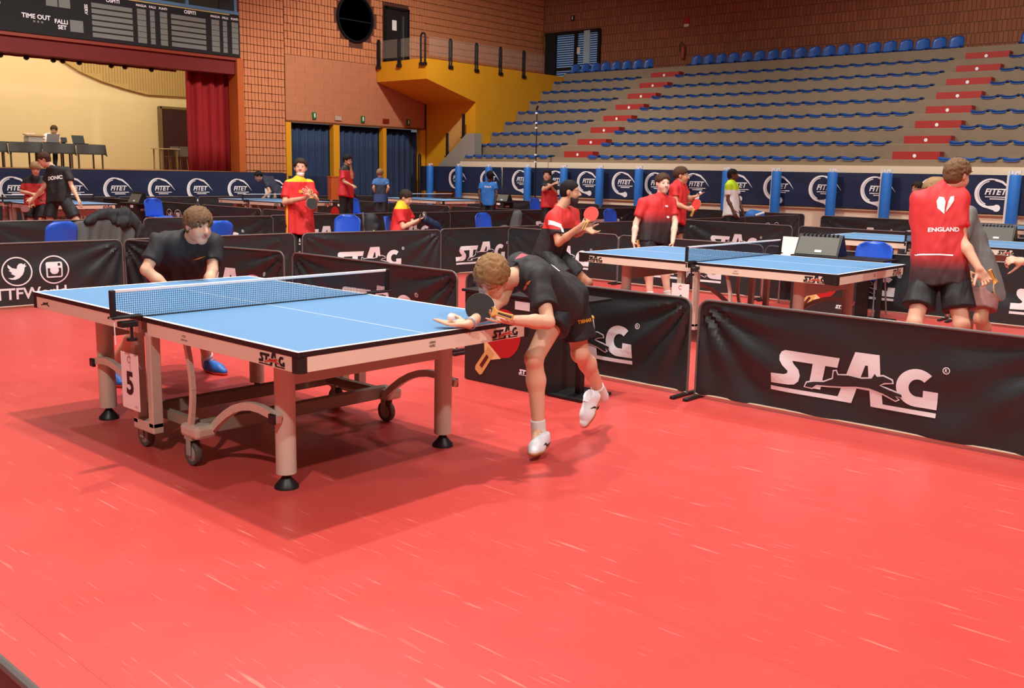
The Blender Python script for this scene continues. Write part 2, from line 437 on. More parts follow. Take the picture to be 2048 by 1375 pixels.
# opening with the blue curtains
cu = struct('wall_recess', MB().box((X0 - 0.9, 21.9, 1.5), (0.1, 6.3, 3.1)), mat('recess_brown', (60, 38, 22), 0.9))
mb = MB(); 
for y, w in ((18.92, 0.17), (20.78, 0.2), (22.95, 0.16), (24.83, 0.2)): mb.box((X0 - 0.05, y, 1.5), (0.22, w, 3.0))
for i, (y, w) in enumerate(((18.92, 0.2), (20.85, 0.26), (22.98, 0.16), (24.83, 0.24))):
    o = MB().box((X0 - 0.05, y, 1.51), (0.22, w, 3.02)).build('yellow_column', M_yellow)
    tag(o, ['yellow column at the left end of the blue curtains', 'yellow column between the first and second blue curtains', 'narrow yellow column between the second and third blue curtains', 'yellow column right of the last blue curtain'][i], 'column', 'yellow curtain columns')
M_bluecurt = mat('blue_curtain', (34, 56, 88), 0.75, var=0.15, vscale=3)
for i, (ya, yb) in enumerate(((19.03, 20.70), (21.0, 22.88), (23.08, 24.70))):
    rr = random.Random(i); ph = [rr.uniform(0, 6) for _ in range(4)]
    def fn(u, v, ya=ya, yb=yb, ph=ph):
        a = u * (yb - ya)
        d = 0.05 * math.sin(a * 21 + ph[0] + 0.5 * math.sin(a * 7 + ph[1])) + 0.025 * math.sin(a * 47 + ph[2])
        return (X0 - 0.2 + d * (0.55 + 0.45 * (1 - v)), ya + a, 0.02 + v * 2.92)
    c = MB().grid(fn, 90, 4).build('blue_curtain', M_bluecurt, smooth=True)
    s_ = c.modifiers.new('thick', 'SOLIDIFY'); s_.thickness = 0.01
    tag(c, ['dark blue curtain left of the three, beside the brick pier', 'middle one of the three dark blue curtains', 'dark blue curtain right of the three, below the yellow balcony'][i], 'curtain', 'blue curtains')
# small signs over the curtains
for i, (y, z, c, lab) in enumerate(((19.95, 3.27, (30, 120, 60), 'green exit sign over the left blue curtain'), (20.93, 3.24, (190, 170, 150), 'pale blank sign plate over the first yellow column'), (22.0, 3.26, (30, 120, 60), 'green exit sign over the middle blue curtain'),
                                    (23.05, 3.26, (130, 20, 20), 'red emergency sign plate over the narrow yellow column'), (24.1, 3.26, (30, 110, 60), 'green exit sign over the right blue curtain'))):
    w = 0.15 if c[1] in (120, 110) else 0.27
    t = thing('wall_sign', lab, 'sign', (X0 + 0.03, y, z))
    MB().box((0.02, 0, 0), (0.04, w, 0.22 if w < 0.2 else 0.14)).build('plate', mat('sign_%d_%d' % (c[0], c[1]), c, 0.5), t)
    if w < 0.2: MB().box((0.045, 0, 0.01), (0.01, 0.05, 0.13)).build('pictogram', M_white, t)

# ---------------------------------------------------------------- stage
st = MB()
st.box((-30.9, 7.5, 0.7), (7.8, 19.2, 1.4)).box((-31.4, 18.5, 0.7), (6.8, 2.8, 1.4))
stage = struct('floor_stage', st, mat('stage_wood', (150, 105, 70), 0.6))
struct('wall_stage_back', MB().box((-33.2, 8.9, 4.4), (0.3, 22.4, 6.2)), M_cream)
struct('wall_stage_side', MB().box((-30.75, 19.9, 4.4), (5.0, 0.3, 6.2)), M_cream)
struct('ceiling_stage', MB().box((-30.2, 8.9, 7.4), (6.4, 22.4, 0.2)), M_cream)
# tiled soffit with a curved lower edge
prof = [(13.0, 5.1), (13.5, 4.71), (14.1, 4.38), (14.8, 4.14), (15.6, 3.96), (16.3, 3.84), (18.2, 3.87), (18.2, 6.6), (13.0, 6.6)]
sf = MB().prism([(y * 1.0613, 1.5413 + (z - 1.5413) * 1.0613) for y, z in prof], lambda a, b: (-32.9, a, b), lambda a, b: (-33.04, a, b))
M_sof = mat('mustard_soffit', (190, 158, 98), 0.8, var=0.06)
so = struct('trim_2', sf, M_sof)
for i in range(34):
    pass
gr = MB()
for i in range(48):
    yy = 13.6 + i * 0.095
    zb = 4.72 if yy < 14.1 else 4.4 if yy < 14.8 else 4.16 if yy < 15.6 else 3.98 if yy < 16.3 else 3.9
    gr.box((-32.89, yy * 1.0613, (1.64 + (zb - 1.5413) * 1.0613 + 6.6) / 2), (0.012, 0.012, 6.6 - zb))
o = gr.build('joint', mat('soffit_joint', (165, 132, 80), 0.9), so); o['kind'] = 'stuff'
# dark doorway at the back of the stage
d2 = struct('door_2', MB().box((-33.0, 18.7, 2.45), (0.12, 1.8, 2.1)), mat('door_brown', (60, 20, 22), 0.8)); tag(d2, 'dark open doorway at the back of the stage')
MB().box((-32.95, 17.76, 2.5), (0.14, 0.1, 2.2)).box((-32.95, 18.7, 3.58), (0.14, 1.9, 0.08)).build('door_frame', mat('frame_olive', (120, 100, 60), 0.7), d2)
# red beam, scoreboard, jamb
struct('trim_3', MB().box((X0 - 0.15, 7.4, 4.55), (0.5, 19.4, 0.44)), M_darkred)
struct('trim_4', MB().box((X0 - 0.0, 7.4, 4.79), (0.36, 19.5, 0.10)), mat('beam_nose', (140, 50, 22), 0.55))
struct('trim_5', MB().box((X0 - 0.05, 17.1, 2.4), (0.5, 0.22, 4.8)), M_orange)
rc = []
def redc(u, v):
    a = u * 1.6; d = 0.07 * math.sin(a * 17 + 0.6 * math.sin(a * 5)) + 0.02 * math.sin(a * 41)
    return (X0 - 0.45 + d, 15.62 + a, 1.41 + v * 3.2)
c = MB().grid(redc, 110, 4).build('red_stage_curtain', mat('red_velvet', (150, 16, 22), 0.85, var=0.2, vscale=2), smooth=True)
c.modifiers.new('thick', 'SOLIDIFY').thickness = 0.01
tag(c, 'tall red velvet curtain at the right of the stage', 'curtain')
# valance under the beam
def val(u, v):
    a = u * 17; return (X0 - 0.38 + 0.03 * math.sin(a * 17), -1.7 + a, 4.28 + v * 0.2)
c = MB().grid(val, 300, 1).build('red_valance', M_darkred, smooth=True); tag(c, 'short dark red valance hanging along the top of the stage opening', 'curtain')
# little stage spotlights under the beam
for i, y in enumerate((10.35, 11.0, 11.7, 11.95, 12.4, 13.3, 13.7, 14.5)):
    o = MB().lathe([(0.0, 0.0), (0.06, 0.0), (0.075, -0.05), (0.03, -0.09), (0.0, -0.09)], (X0 - 0.36, y, 4.3), 10).build('stage_spotlight', M_black)
    tag(o, 'small dark spotlight under the red stage beam, %s from the left' % ('first', 'second', 'third', 'fourth', 'fifth', 'sixth', 'seventh', 'eighth')[i], 'lamp', 'spotlights under the stage beam')
# windows above the scoreboard
w2 = struct('window_2', MB().box((X0 + 0.01, 12.6, 6.75), (0.05, 9.0, 1.25)), mat('office_glass', (60, 62, 50), 0.12)); tag(w2, 'row of blue framed control room windows above the scoreboard')
mb = MB()
for y in (9.6, 11.2, 12.9, 14.3, 15.45, 17.05): mb.box((X0 + 0.06, y, 6.75), (0.1, 0.09, 1.3))
mb.box((X0 + 0.06, 12.7, 6.13), (0.12, 8.9, 0.09)).box((X0 + 0.06, 12.7, 7.4), (0.12, 8.9, 0.09))
mb.build('window_frame', mat('blue_frame', (92, 128, 160), 0.4), w2)
MB().box((X0 + 0.05, 16.75, 6.75), (0.09, 0.5, 1.3)).build('blind', M_black, w2)

# scoreboard
sb = thing('scoreboard', 'long black sports scoreboard with grey panels above the stage', 'scoreboard', (X0 + 0.1, 12.6, 4.83))
MB().box((0.05, -0.05, 0.6), (0.12, 9.1, 1.2)).build('housing', M_blackmat, sb, bevel=0.01)
M_disp = mat('display_grey', (118, 122, 114), 0.6)
def sbx(y0, y1, z0, z1, nm, m): MB().box((0.115, (y0 + y1) / 2 - 12.6, (z0 + z1) / 2 - 4.83), (0.015, y1 - y0, z1 - z0)).build(nm, m, sb)
for base, w in ((12.55, 1.15), (14.86, 1.1)):
    for j in range(6): sbx(base, base + w, 4.93 + j * 0.155, 5.045 + j * 0.155, 'name_strip', M_disp)
    for q, (off, ww) in enumerate(((1.29, 0.26), (1.67, 0.14), (1.97, 0.22))):
        for j in range(6): sbx(base + off, base + off + ww, 4.92 + j * 0.155, 5.062 + j * 0.155, 'digit', M_disp)
sbx(11.95, 12.3, 5.0, 5.3, 'digit', M_disp); sbx(11.35, 11.65, 5.58, 5.95, 'digit', M_disp); sbx(11.68, 11.98, 5.58, 5.95, 'digit', M_disp); sbx(10.2, 10.7, 5.68, 5.95, 'digit', M_disp)
def sbt(word, y, z, h, vert=False):
    sh = fit(text2d(word, 0.025), h=h)
    if vert: sh = ([(q[1], -q[0]) for q in sh[0]], sh[1])
    decal('lettering', sh, lambda a, b: (0.126, y - 12.6 + a, z - 4.83 + b), M_print, sb)
for base in (12.55, 14.86):
    sbt('OSPITI', base + 0.6, 5.94, 0.1); sbt('MAGLIA', base + 1.42, 5.93, 0.065); sbt('FALLI', base + 1.75, 5.93, 0.065); sbt('PUNTI', base + 2.07, 5.93, 0.065)
sbt('TIME OUT', 11.08, 5.27, 0.12); sbt('FALLI', 11.72, 5.22, 0.11); sbt('SET', 11.74, 5.08, 0.11); sbt('SERV', 12.4, 5.62, 0.09, True); sbt('DO', 10.1, 5.5, 0.12)
for q in range(3): sbx(11.0 + q * 0.1, 11.05 + q * 0.1, 5.12, 5.17, 'time_out_lamp', M_disp)

# ---------------------------------------------------------------- back wall and room shell
def brick_tex(name, c1, c2, cm, scale, bw, bh):
    m = bpy.data.materials.new(name); m.use_nodes = True; nt = m.node_tree; b = nt.nodes['Principled BSDF']
    tc = nt.nodes.new('ShaderNodeTexCoord'); mp = nt.nodes.new('ShaderNodeMapping'); mp.inputs['Rotation'].default_value = (math.pi / 2, 0, 0)
    nt.links.new(tc.outputs['Object'], mp.inputs['Vector'])
    bt = nt.nodes.new('ShaderNodeTexBrick'); bt.inputs['Color1'].default_value = (*s2l(c1), 1); bt.inputs['Color2'].default_value = (*s2l(c2), 1); bt.inputs['Mortar'].default_value = (*s2l(cm), 1)
    bt.inputs['Scale'].default_value = scale; bt.inputs['Brick Width'].default_value = bw; bt.inputs['Row Height'].default_value = bh; bt.inputs['Mortar Size'].default_value = 0.012
    nt.links.new(mp.outputs['Vector'], bt.inputs['Vector']); nt.links.new(bt.outputs['Color'], b.inputs['Base Color'])
    b.inputs['Roughness'].default_value = 0.9
    return m
M_backbrick = brick_tex('back_brick', (166, 104, 70), (150, 92, 62), (110, 70, 50), 1.0, 0.13, 0.33)
wb = struct('wall_back', MB().box((-7.4, YW + 0.2, 5.75), (40, 0.4, 11.5)), M_backbrick)
struct('wall_right', MB().box((12.2, 11, 5.75), (0.4, 44, 11.5)), M_sidewall)
struct('wall_front', MB().box((-7.4, -9.2, 5.75), (40, 0.4, 11.5)), M_sidewall)
ce = struct('ceiling', MB().box((-7.4, 11.2, ZC + 0.15), (40, 42, 0.3)), M_ceil)
# glowing strips added to the unseen roof, for floor glare and soft fill
M_roofglow = mat('roofglow', (240, 248, 255), 0.6, emit=ROOFGLOW_STRENGTH)
for i in range(9):
    x = -24 + i * 4.2
    o = struct('window_%d' % (3 + i), MB().box((x, 7.0, ZC - 0.02), (1.7, 30, 0.04)), M_roofglow); tag(o, 'long skylight strip, added unseen to light the hall')  # named as windows, but only added glow sources
    MB().box((x - 0.9, 7.0, ZC - 0.03), (0.1, 30.2, 0.12)).box((x + 0.9, 7.0, ZC - 0.03), (0.1, 30.2, 0.12)).build('window_frame', M_white, o)
# lamp housings
LPLACE = ['the front table', 'the far end of the front court', 'the floor right of the front table', 'the floor before the camera', 'the right end of table six', 'the crouching receiver', 'table six', 'the walkway behind the front courts', 'the third table on the right', 'the bearded player, added to light the stands', 'the far left table, added to light the stage', 'the far middle table, added to light the curtains', 'the far table near the balcony, added to light the walls', 'the farthest right table, added to light the stands', 'the floor outside the right edge, added to light the stands']
lamp_me = None
for i, (lx, ly, *_q) in enumerate(LAMPS):
    t = thing('ceiling_floodlight', 'round ceiling floodlight hanging above ' + LPLACE[i], 'lamp', (lx, ly, LAMP_Z), 0, 'hall floodlights')
    if lamp_me is None:
        a = MB().lathe([(0.0, 0.3), (0.08, 0.3), (0.12, 0.12), (0.27, -0.18), (0.25, -0.18), (0.1, 0.1), (0.0, 0.1)], n=24).build('shade', mat('lamp_metal', (160, 160, 160), 0.4, metal=0.6), t, smooth=True)
        c = MB().tube([(0, 0, 0.3), (0, 0, ZC - LAMP_Z)], 0.015, 6).build('hanger', M_rail, t); lamp_me = (a.data, c.data)
    else:
        link('shade', lamp_me[0], t); link('hanger', lamp_me[1], t)

# glazed blue door high in the back wall
d3 = struct('door_3', MB().box((-25.35, YW - 0.02, 6.1), (2.72, 0.1, 2.1)), mat('shutter_navy', (24, 60, 120), 0.4)); tag(d3, 'glazed door with blue and white slatted shutters at the top of the bleachers')
mb = MB()
for j in range(22): mb.box((-25.05, YW - 0.09, 5.2 + j * 0.088), (2.1, 0.02, 0.04))
o = mb.build('slat', mat('shutter_glow', (150, 190, 220), 0.5, emit=0.15), d3); o['kind'] = 'stuff'  # pale slats glow, standing in for daylight behind the louvers
MB().box((-25.35, YW - 0.1, 7.12), (2.8, 0.1, 0.14)).box((-25.1, YW - 0.11, 6.2), (0.16, 0.1, 1.9)).box((-23.97, YW - 0.1, 6.1), (0.1, 0.1, 2.1)).box((-25.05, YW - 0.11, 5.72), (2.1, 0.1, 0.12)).build('door_frame', M_rail, d3)
MB().box((-26.42, YW - 0.12, 6.15), (0.55, 0.08, 2.05)).build('door_leaf', M_blackmat, d3)
MB().box((-24.55, YW - 0.12, 6.45), (0.3, 0.06, 1.4)).build('pillar', mat('pale_pillar', (170, 200, 210), 0.6), d3)
MB().box((-24.95, YW - 0.15, 6.4), (0.16, 0.02, 0.26)).build('notice', M_white, d3)
t = thing('wall_sign', 'small dark sign high above the shuttered door', 'sign', (-25.4, YW - 0.02, 7.7)); MB().box((0, 0, 0), (0.16, 0.04, 0.2)).build('plate', M_blackmat, t); MB().box((0, -0.025, 0), (0.05, 0.01, 0.13)).build('pictogram', M_white, t)
t = thing('wall_sign', 'small red fire sign above the extinguisher', 'sign', (-20.05, YW - 0.02, 7.12)); MB().box((0, 0, 0.03), (0.2, 0.04, 0.2)).build('plate', mat('sign_red', (190, 30, 30), 0.5), t); MB().box((0, -0.01, -0.14), (0.2, 0.03, 0.1)).build('caption', M_white, t)
t = thing('fire_extinguisher', 'fire extinguisher hanging on the back wall above the bleachers', 'extinguisher', (-20.1, YW - 0.09, 5.8))
MB().box((0, 0.07, 0.3), (0.06, 0.06, 0.12)).build('bracket', M_rail, t)
MB().lathe([(0, 0), (0.07, 0), (0.08, 0.03), (0.08, 0.4), (0.05, 0.47), (0.02, 0.5), (0, 0.5)], n=16).build('cylinder', mat('ext_red', (170, 70, 50), 0.4), t, smooth=True)
MB().tube([(0, 0, 0.5), (-0.08, -0.03, 0.6), (-0.13, -0.03, 0.5), (-0.12, -0.03, 0.25)], 0.015, 6).build('hose', M_black, t)

# ---------------------------------------------------------------- yellow balcony block left of the bleachers
XB = -24.35
poly = [(22.65, 5.22), (22.65, 4.56), (25.0, 3.95), (25.0, 0.0), (31.5, 0.0), (31.5, 5.22)]
yb = struct('wall_balcony', MB().prism(poly, lambda a, b: (X0 + 0.04, a, b), lambda a, b: (XB, a, b)), M_yellow); tag(yb, 'yellow painted balcony and stair wall')
# railing posts: flat black loops
def rail_post(p, yaw, h=0.95, w=0.13):
    t = thing('railing_post', 'x', 'railing', p, yaw, 'black balcony railing posts')
    MB().tube([(-w / 2, 0, 0), (-w / 2, 0, h - 0.06), (-w / 4, 0, h), (w / 4, 0, h), (w / 2, 0, h - 0.06), (w / 2, 0, 0)], 0.035, 6).build('loop', M_rail, t, smooth=True)
    MB().box((0, 0, 0.02), (w + 0.1, 0.1, 0.1)).build('foot', M_rail, t); return t
labs = ['black railing post at the outer left corner of the yellow balcony', 'black railing post on the yellow balcony before the black door', 'tall black railing post at the front corner of the yellow balcony', 'first black railing post along the balcony front right of the corner',
        'second black railing post along the balcony front right of the corner', 'third black railing post along the balcony front right of the corner', 'last black railing post along the balcony front near the wall corner']
for i, (p, yw) in enumerate((((-26.75, 22.62, 5.02), 0), ((-25.68, 22.62, 5.02), 0), ((-24.5, 22.62, 5.02), 0), ((XB, 23.74, 5.0), 1.57), ((XB, 25.0, 5.0), 1.57), ((XB, 26.23, 5.0), 1.57), ((XB, 27.49, 5.0), 1.57))):
    r_ = rail_post(p, yw, 1.0 if i == 2 else 0.93, 0.2 if i == 2 else 0.1); r_['label'] = labs[i]
M_glass = mat('rail_glass', (200, 190, 170), 0.05, alpha=0.12)
gp = MB().box((-25.6, 22.62, 5.62), (2.1, 0.012, 0.6)).build('glass_panel', M_glass); tag(gp, 'clear glass railing panel on the left side of the yellow balcony', 'railing')
gp = MB().box((XB, 25.7, 5.62), (0.012, 5.9, 0.6)).build('glass_panel', M_glass); tag(gp, 'clear glass railing panel along the front of the yellow balcony', 'railing')
# grey stair stringer at the foot of the yellow wall
struct('trim_6', MB().prism([(-25.9, 1.3), (-25.7, 1.75), (-24.3, 2.86), (-23.9, 2.86), (-23.9, 1.3)], lambda a, b: (a, 24.86, b), lambda a, b: (a, 24.5, b)), mat('grey_concrete', (150, 146, 134), 0.85, var=0.08))
for i, (x, z, lab) in enumerate(((-25.35, 2.05, 'lower black post on the stair beside the yellow wall'), (-24.55, 2.7, 'upper black post on the stair beside the yellow wall'))):
    t = thing('stair_post', lab, 'railing', (x, 24.6, z)); MB().box((0, 0, 0.42), (0.09, 0.09, 0.84)).build('upright', M_rail, t, bevel=0.02); MB().box((0, 0, 0.02), (0.14, 0.14, 0.05)).build('foot', M_rail, t)
gp = MB().prism([(-25.35, 2.2), (-24.55, 2.85), (-24.55, 3.5), (-25.35, 2.85)], lambda a, b: (a, 24.59, b), lambda a, b: (a, 24.61, b)).build('glass_panel', M_glass); tag(gp, 'clear glass panel of the stair railing below the balcony', 'railing')
for i, x in enumerate((-26.45, -26.2)):
    t = thing('stair_post', ('left' if i == 0 else 'right') + ' one of two short dark posts at the foot of the stair', 'railing', (x, 24.0, 0)); MB().tube([(0, 0, 0), (0, 0, 2.1), (0.05, 0, 2.15), (0.1, 0, 2.1), (0.1, 0, 0)], 0.03, 6).build('loop', M_rail, t)

# ---------------------------------------------------------------- bleachers
YB, RUN, ZB, RISE = 24.4, 0.677, 2.06, 0.408
A1, A2 = (-20.1, -18.95), (-9.5, -8.35)          # the two stairways
bl = thing('floor_bleachers', 'concrete bleachers rising in nine tiers to the back wall', None, (0, 0, 0)); bl['kind'] = 'structure'
X1B = 1.0
for i in range(9):
    y0 = YB + RUN * i; z1 = ZB + RISE * i; z0 = 0.0 if i == 0 else z1 - RISE
    MB().box(((XB + X1B) / 2 + 0.01, (y0 + YW) / 2, (z0 + z1) / 2), (X1B - XB - 0.02, YW - y0 - 0.01, z1 - z0)).build('tier', M_conc, bl, bevel=0.015)
M_redstep = mat('red_step', (172, 44, 36), 0.6, var=0.08)
step_me = None
for a in (A1, A2):
    for i in range(8):
        y0 = YB + RUN * (i + 1) - 0.32; z = ZB + RISE * i
        if step_me is None:
            o = MB().box((0.575, 0.16, 0.102), (1.15, 0.32, 0.204)).build('aisle_step', M_redstep, bl, bevel=0.01); step_me = o.data
        else: o = link('aisle_step', step_me, bl)
        o.location = (a[0], y0, z)
        d = MB().lathe([(0, 0), (0.045, 0)], (0.55, -0.004, 0.1), 14, 'Y').build('number_disc', M_print, o)
M_seat = mat('seat_blue', (36, 92, 170), 0.35, var=0.08, vscale=1.0)
def seat_meshes():
    def pad(u, v):
        x = (u - 0.5) * 0.41; y = v * 0.36
        e = abs(u - 0.5) * 2
        z = 0.05 + 0.03 * e ** 4 - 0.02 * (1 - e ** 2) * math.sin(v * 3.1) - 0.05 * max(0, 0.16 - v) / 0.16
        return (x * (1 - 0.12 * max(0, 0.2 - v) / 0.2), y - 0.04, z)
    a = MB().grid(pad, 10, 8)
    vs = list(a.v); n = len(vs)
    low = [(p[0] * 0.97, p[1], p[2] - 0.035) for p in vs]
    fs = list(a.f) + [tuple(i + n for i in reversed(f)) for f in a.f]
    border = list(range(11)) + [11 * j + 10 for j in range(1, 9)] + [88 + i for i in range(9, -1, -1)] + [11 * j for j in range(7, 0, -1)]
    for i in range(len(border)): p, q = border[i], border[(i + 1) % len(border)]; fs.append((p, q, q + n, p + n))
    padm = mesh_data('pad', vs + low, fs, M_seat, True)
    br = MB().box((0, 0.16, 0.012), (0.2, 0.2, 0.03)); brm = mesh_data('bracket', br.v, br.f, M_rail)
    def back(u, v):
        x = (u - 0.5) * 0.42; e = abs(u - 0.5) * 2
        w = math.sqrt(max(0, 1 - (max(0, v - 0.5) / 0.5) ** 2.4)) if v > 0.5 else 1
        return (x * (0.25 + 0.75 * w), 0.3 + 0.08 * v - 0.05 * e * e, 0.05 + 0.34 * v)
    b = MB().grid(back, 10, 9); bs = list(b.v); m_ = len(bs); bk = [(p[0], p[1] + 0.02, p[2]) for p in bs]
    bf = list(b.f) + [tuple(i + m_ for i in reversed(f)) for f in b.f]
    border = list(range(11)) + [11 * j + 10 for j in range(1, 10)] + [99 + i for i in range(9, -1, -1)] + [11 * j for j in range(8, 0, -1)]
    for i in range(len(border)): p, q = border[i], border[(i + 1) % len(border)]; bf.append((p, q, q + m_, p + m_))
    backm = mesh_data('back_shell', bs + bk, bf, M_seat, True)
    return padm, brm, backm
padm, brm, backm = seat_meshes()
ORD = ['first', 'second', 'third', 'fourth', 'fifth', 'sixth', 'seventh', 'eighth', 'ninth', 'tenth', 'eleventh', 'twelfth', 'thirteenth', 'fourteenth', 'fifteenth', 'sixteenth', 'seventeenth', 'eighteenth', 'nineteenth', 'twentieth', 'twenty-first', 'twenty-second']
blocks = [('left of the first stairway', XB + 0.3, A1[0] - 0.2), ('between the two stairways', A1[1] + 0.28, A2[0] - 0.2), ('right of the second stairway', A2[1] + 0.28, None)]
nseat = 0
for i in range(9):
    y = YB + RUN * i; z = ZB + RISE * i
    xlim = -5.0 + 0.12 * i          # right edge of the photograph
    for nm, xa, xb in blocks:
        xe = xlim if xb is None else xb
        cnt = int((xe - xa) / 0.482) + 1
        for q in range(cnt):
            if i < 8:
                t = thing('bleacher_seat', 'blue bleacher seat, %s from left in %s row up, %s' % (ORD[q], ORD[i], nm), 'seat', (xa + q * 0.482, y + 0.02, z), 0, 'blue bleacher seats')
            else:
                t = thing('bleacher_seat', 'blue seat with back, %s from left in top row, %s' % (ORD[q], nm), 'seat', (xa + q * 0.482, y + 0.05, z), 0, 'blue seats with backs in the top row')
            link('pad', padm, t); link('bracket', brm, t)
            if i == 8: link('back_shell', backm, t)
            nseat += 1
print('seats', nseat)
# low cream wall in front of the bleachers with banners
lw = struct('wall_low', MB().box((-11.7, 24.33, 0.95), (25.3, 0.14, 1.9)), M_lowwall)
MB().box((-11.7, 24.24, 0.8), (25.3, 0.06, 0.03)).build('ledge', mat('ledge_tan', (190, 165, 125), 0.7), lw)
def fitet_banner(name, label, p0, p1, z0, z1, centres, size, nrm, group):
    """vinyl banner from p0 to p1 (xy), logos at distances along it"""
    p0 = Vector((*p0, 0)); p1 = Vector((*p1, 0)); L = (p1 - p0).length; d = (p1 - p0).normalized(); nn = Vector((*nrm, 0))
    t = thing(name, label, 'banner', (p0.x, p0.y, 0), 0, group)
    rr = random.Random(int(L * 100)); ph = [rr.uniform(0, 6) for _ in range(6)]
    def w(a, z): return 0.006 * math.sin(a * 5.1 + z * 4 + ph[0]) + 0.005 * math.sin(a * 2.3 - z * 7 + ph[1]) + 0.004 * math.sin(z * 14 + a * 1.3 + ph[2])
    def P(a, z, off=0.0): return tuple(d * a + nn * (w(a, z) + off) + Vector((0, 0, z)))
    MB().grid(lambda u, v: P(u * L, z0 + v * (z1 - z0)), int(L * 6) + 4, 8).build('sheet', M_navy, t, smooth=True)
    flip = 1
    for c in centres:
        sh = xf(FITET, size, size)
        decal('fitet_logo', refine(sh, 0.25), lambda a, b, c=c: P(c + a, (z0 + z1) / 2 + b + 0.02, 0.012), M_print, t)
    return t
import bisect as _bi
cent = [-25.3 + 1.6 * 0] 
lg = [-24.5, -22.95, -21.5, -19.98, -18.75, -17.4, -16.2, -14.9, -13.55, -12.35, -11.05, -9.67, -8.25, -6.95, -5.6]
posts = [-25.6, -24.15, -22.72, -20.98, -19.47, -18.06, -16.62, -15.16, -13.71, -12.22, -10.68, -9.29, -7.85, -6.39, -4.95]
edges = [-26.3, -22.3, -18.1, -13.7, -9.3, -4.6]
bn = ['navy banner with white ball logos at the far left of the bleacher wall', 'navy banner with white ball logos behind the boy in light blue', 'navy banner with white ball logos behind the bearded player', 'navy banner with white ball logos behind the man in the neon shirt', 'navy banner with white ball logos at the right end of the bleacher wall']
for i in range(5):
    a, b = edges[i] + 0.02, edges[i + 1] - 0.02
    fitet_banner('navy_banner', bn[i], (a, 24.2), (b, 24.2), 0.84, 1.72, [x - a for x in lg if a < x < b], 0.34, (0, -1), 'navy banners along the bleachers')
pl = ['far left blue padded post by the curtains', 'second blue padded post from the left end of the bleachers', 'third blue padded post from the left end of the bleachers', 'blue padded post right of the boy in light blue', 'blue padded post left of the bearded player', 'blue padded post behind the bearded player', 'blue padded post right of the red raised bat', 'blue padded post behind the pale red-shirted player', 'blue padded post behind the boy holding a ball',
      'blue padded post right of the man in the neon shirt', 'second blue padded post right of the man in the neon shirt', 'blue padded post left of the back-turned red player', 'blue padded post behind the back-turned red player', 'blue padded post at the right edge of the photo', 'blue padded post outside the right edge']
for i, x in enumerate(posts[:-1]):
    t = thing('padded_post', pl[i], 'post', (x, 24.0, 0), 0, 'blue padded posts before the bleachers')
    MB().lathe([(0, 0.0), (0.115, 0.0), (0.125, 0.02), (0.125, 1.7), (0.11, 1.73), (0, 1.73)], n=18).build('pad', M_post, t, smooth=True)
    MB().tube([(0, 0, 1.7), (0, 0, 1.8)], 0.035, 8).box((0.06, 0, 1.79), (0.1, 0.05, 0.05)).box((-0.07, 0.02, 1.78), (0.05, 0.05, 0.06)).build('cap', M_white, t)
    if i in (9, 11, 13): MB().tube([(-0.17, 0.1, 0), (-0.17, 0.1, 1.82)], 0.035, 8).build('pole', M_white, t)
# stage front banner
fitet_banner('navy_banner', 'long navy banner with white ball logos along the stage front', (X0 + 0.42, 6.0), (X0 + 0.42, 18.55), 0.3, 1.38, [4.1, 5.58, 6.84, 8.14, 9.36, 10.72, 12.05], 0.33, (1, 0), 'navy banners along the stage')
bk = MB().box((X0 + 0.1, 8, 0.7), (0.5, 21, 1.39)); struct('wall_stage_front', bk, mat('stage_front', (40, 34, 40), 0.8))
# hanging navy end piece beside the curtains
o = MB().grid(lambda u, v: (X0 + 0.45 + 0.03 * math.sin(u * 14), 18.6 + u * 1.5, 0.0 + v * 1.3), 24, 4).build('navy_screen', M_navy, smooth=True); tag(o, 'plain navy screen before the left blue curtain', 'screen')
# thin black lamp pole before the bleachers
t = thing('light_stand', 'thin black stand with small white clips before the bleachers', 'stand', (-20.3, 23.6, 0))
MB().tube([(0, 0, 0.3), (0, 0, 3.55)], [0.022, 0.014], 8).build('pole', M_rail, t)
for k_ in range(3):
    a = k_ * 2.1; MB().tube([(0, 0, 0.7), (0.5 * math.cos(a), 0.5 * math.sin(a), 0.01)], 0.013, 6).build('leg', M_rail, t)
for z in (1.9, 2.12, 2.95, 3.1, 3.4): MB().box((0, -0.02, z), (0.06, 0.05, 0.05)).build('clip', M_print, t)
MB().tube([(-0.03, 0, 3.5), (0.03, 0, 3.62)], 0.035, 8).build('head', M_rail, t)
# ================================================================ table tennis tables
M_top = mat('table_blue', (98, 146, 188), 0.5, spec=0.4, var=0.03, vscale=3)
M_line = mat('table_line', (245, 245, 242), 0.5)
M_edge = mat('table_edge_black', (30, 24, 24), 0.5)
M_apron = mat('apron_cream', (228, 212, 190), 0.45, var=0.03)
M_leg = mat('leg_cream', (206, 190, 172), 0.4, metal=0.1)
M_beam = mat('beam_beige', (188, 170, 152), 0.45)
M_chass = mat('chassis_grey', (150, 136, 118), 0.45)
M_tyre = mat('tyre_grey', (92, 84, 76), 0.6)
M_hub = mat('hub_grey', (160, 156, 146), 0.4)
M_red = mat('print_red', (190, 40, 36), 0.6)
M_blackprint = mat('print_black', (24, 22, 22), 0.6)
M_steel = mat('steel2', (165, 165, 165), 0.35, metal=0.8)

def apron_logo(parent, P, w, red=True):
    """small black word mark with red deer; P maps (u,v)"""
    s = w / 10.0
    decal('stag_mark', xf(STAG_L, s), P(0.0012), M_blackprint, parent)
    decal('stag_mark', xf(STAG_O, s * 1.0), P(0.0018), M_apron, parent)
    decal('stag_mark', xf(STAG_B, s), P(0.0024), M_red if red else M_blackprint, parent)

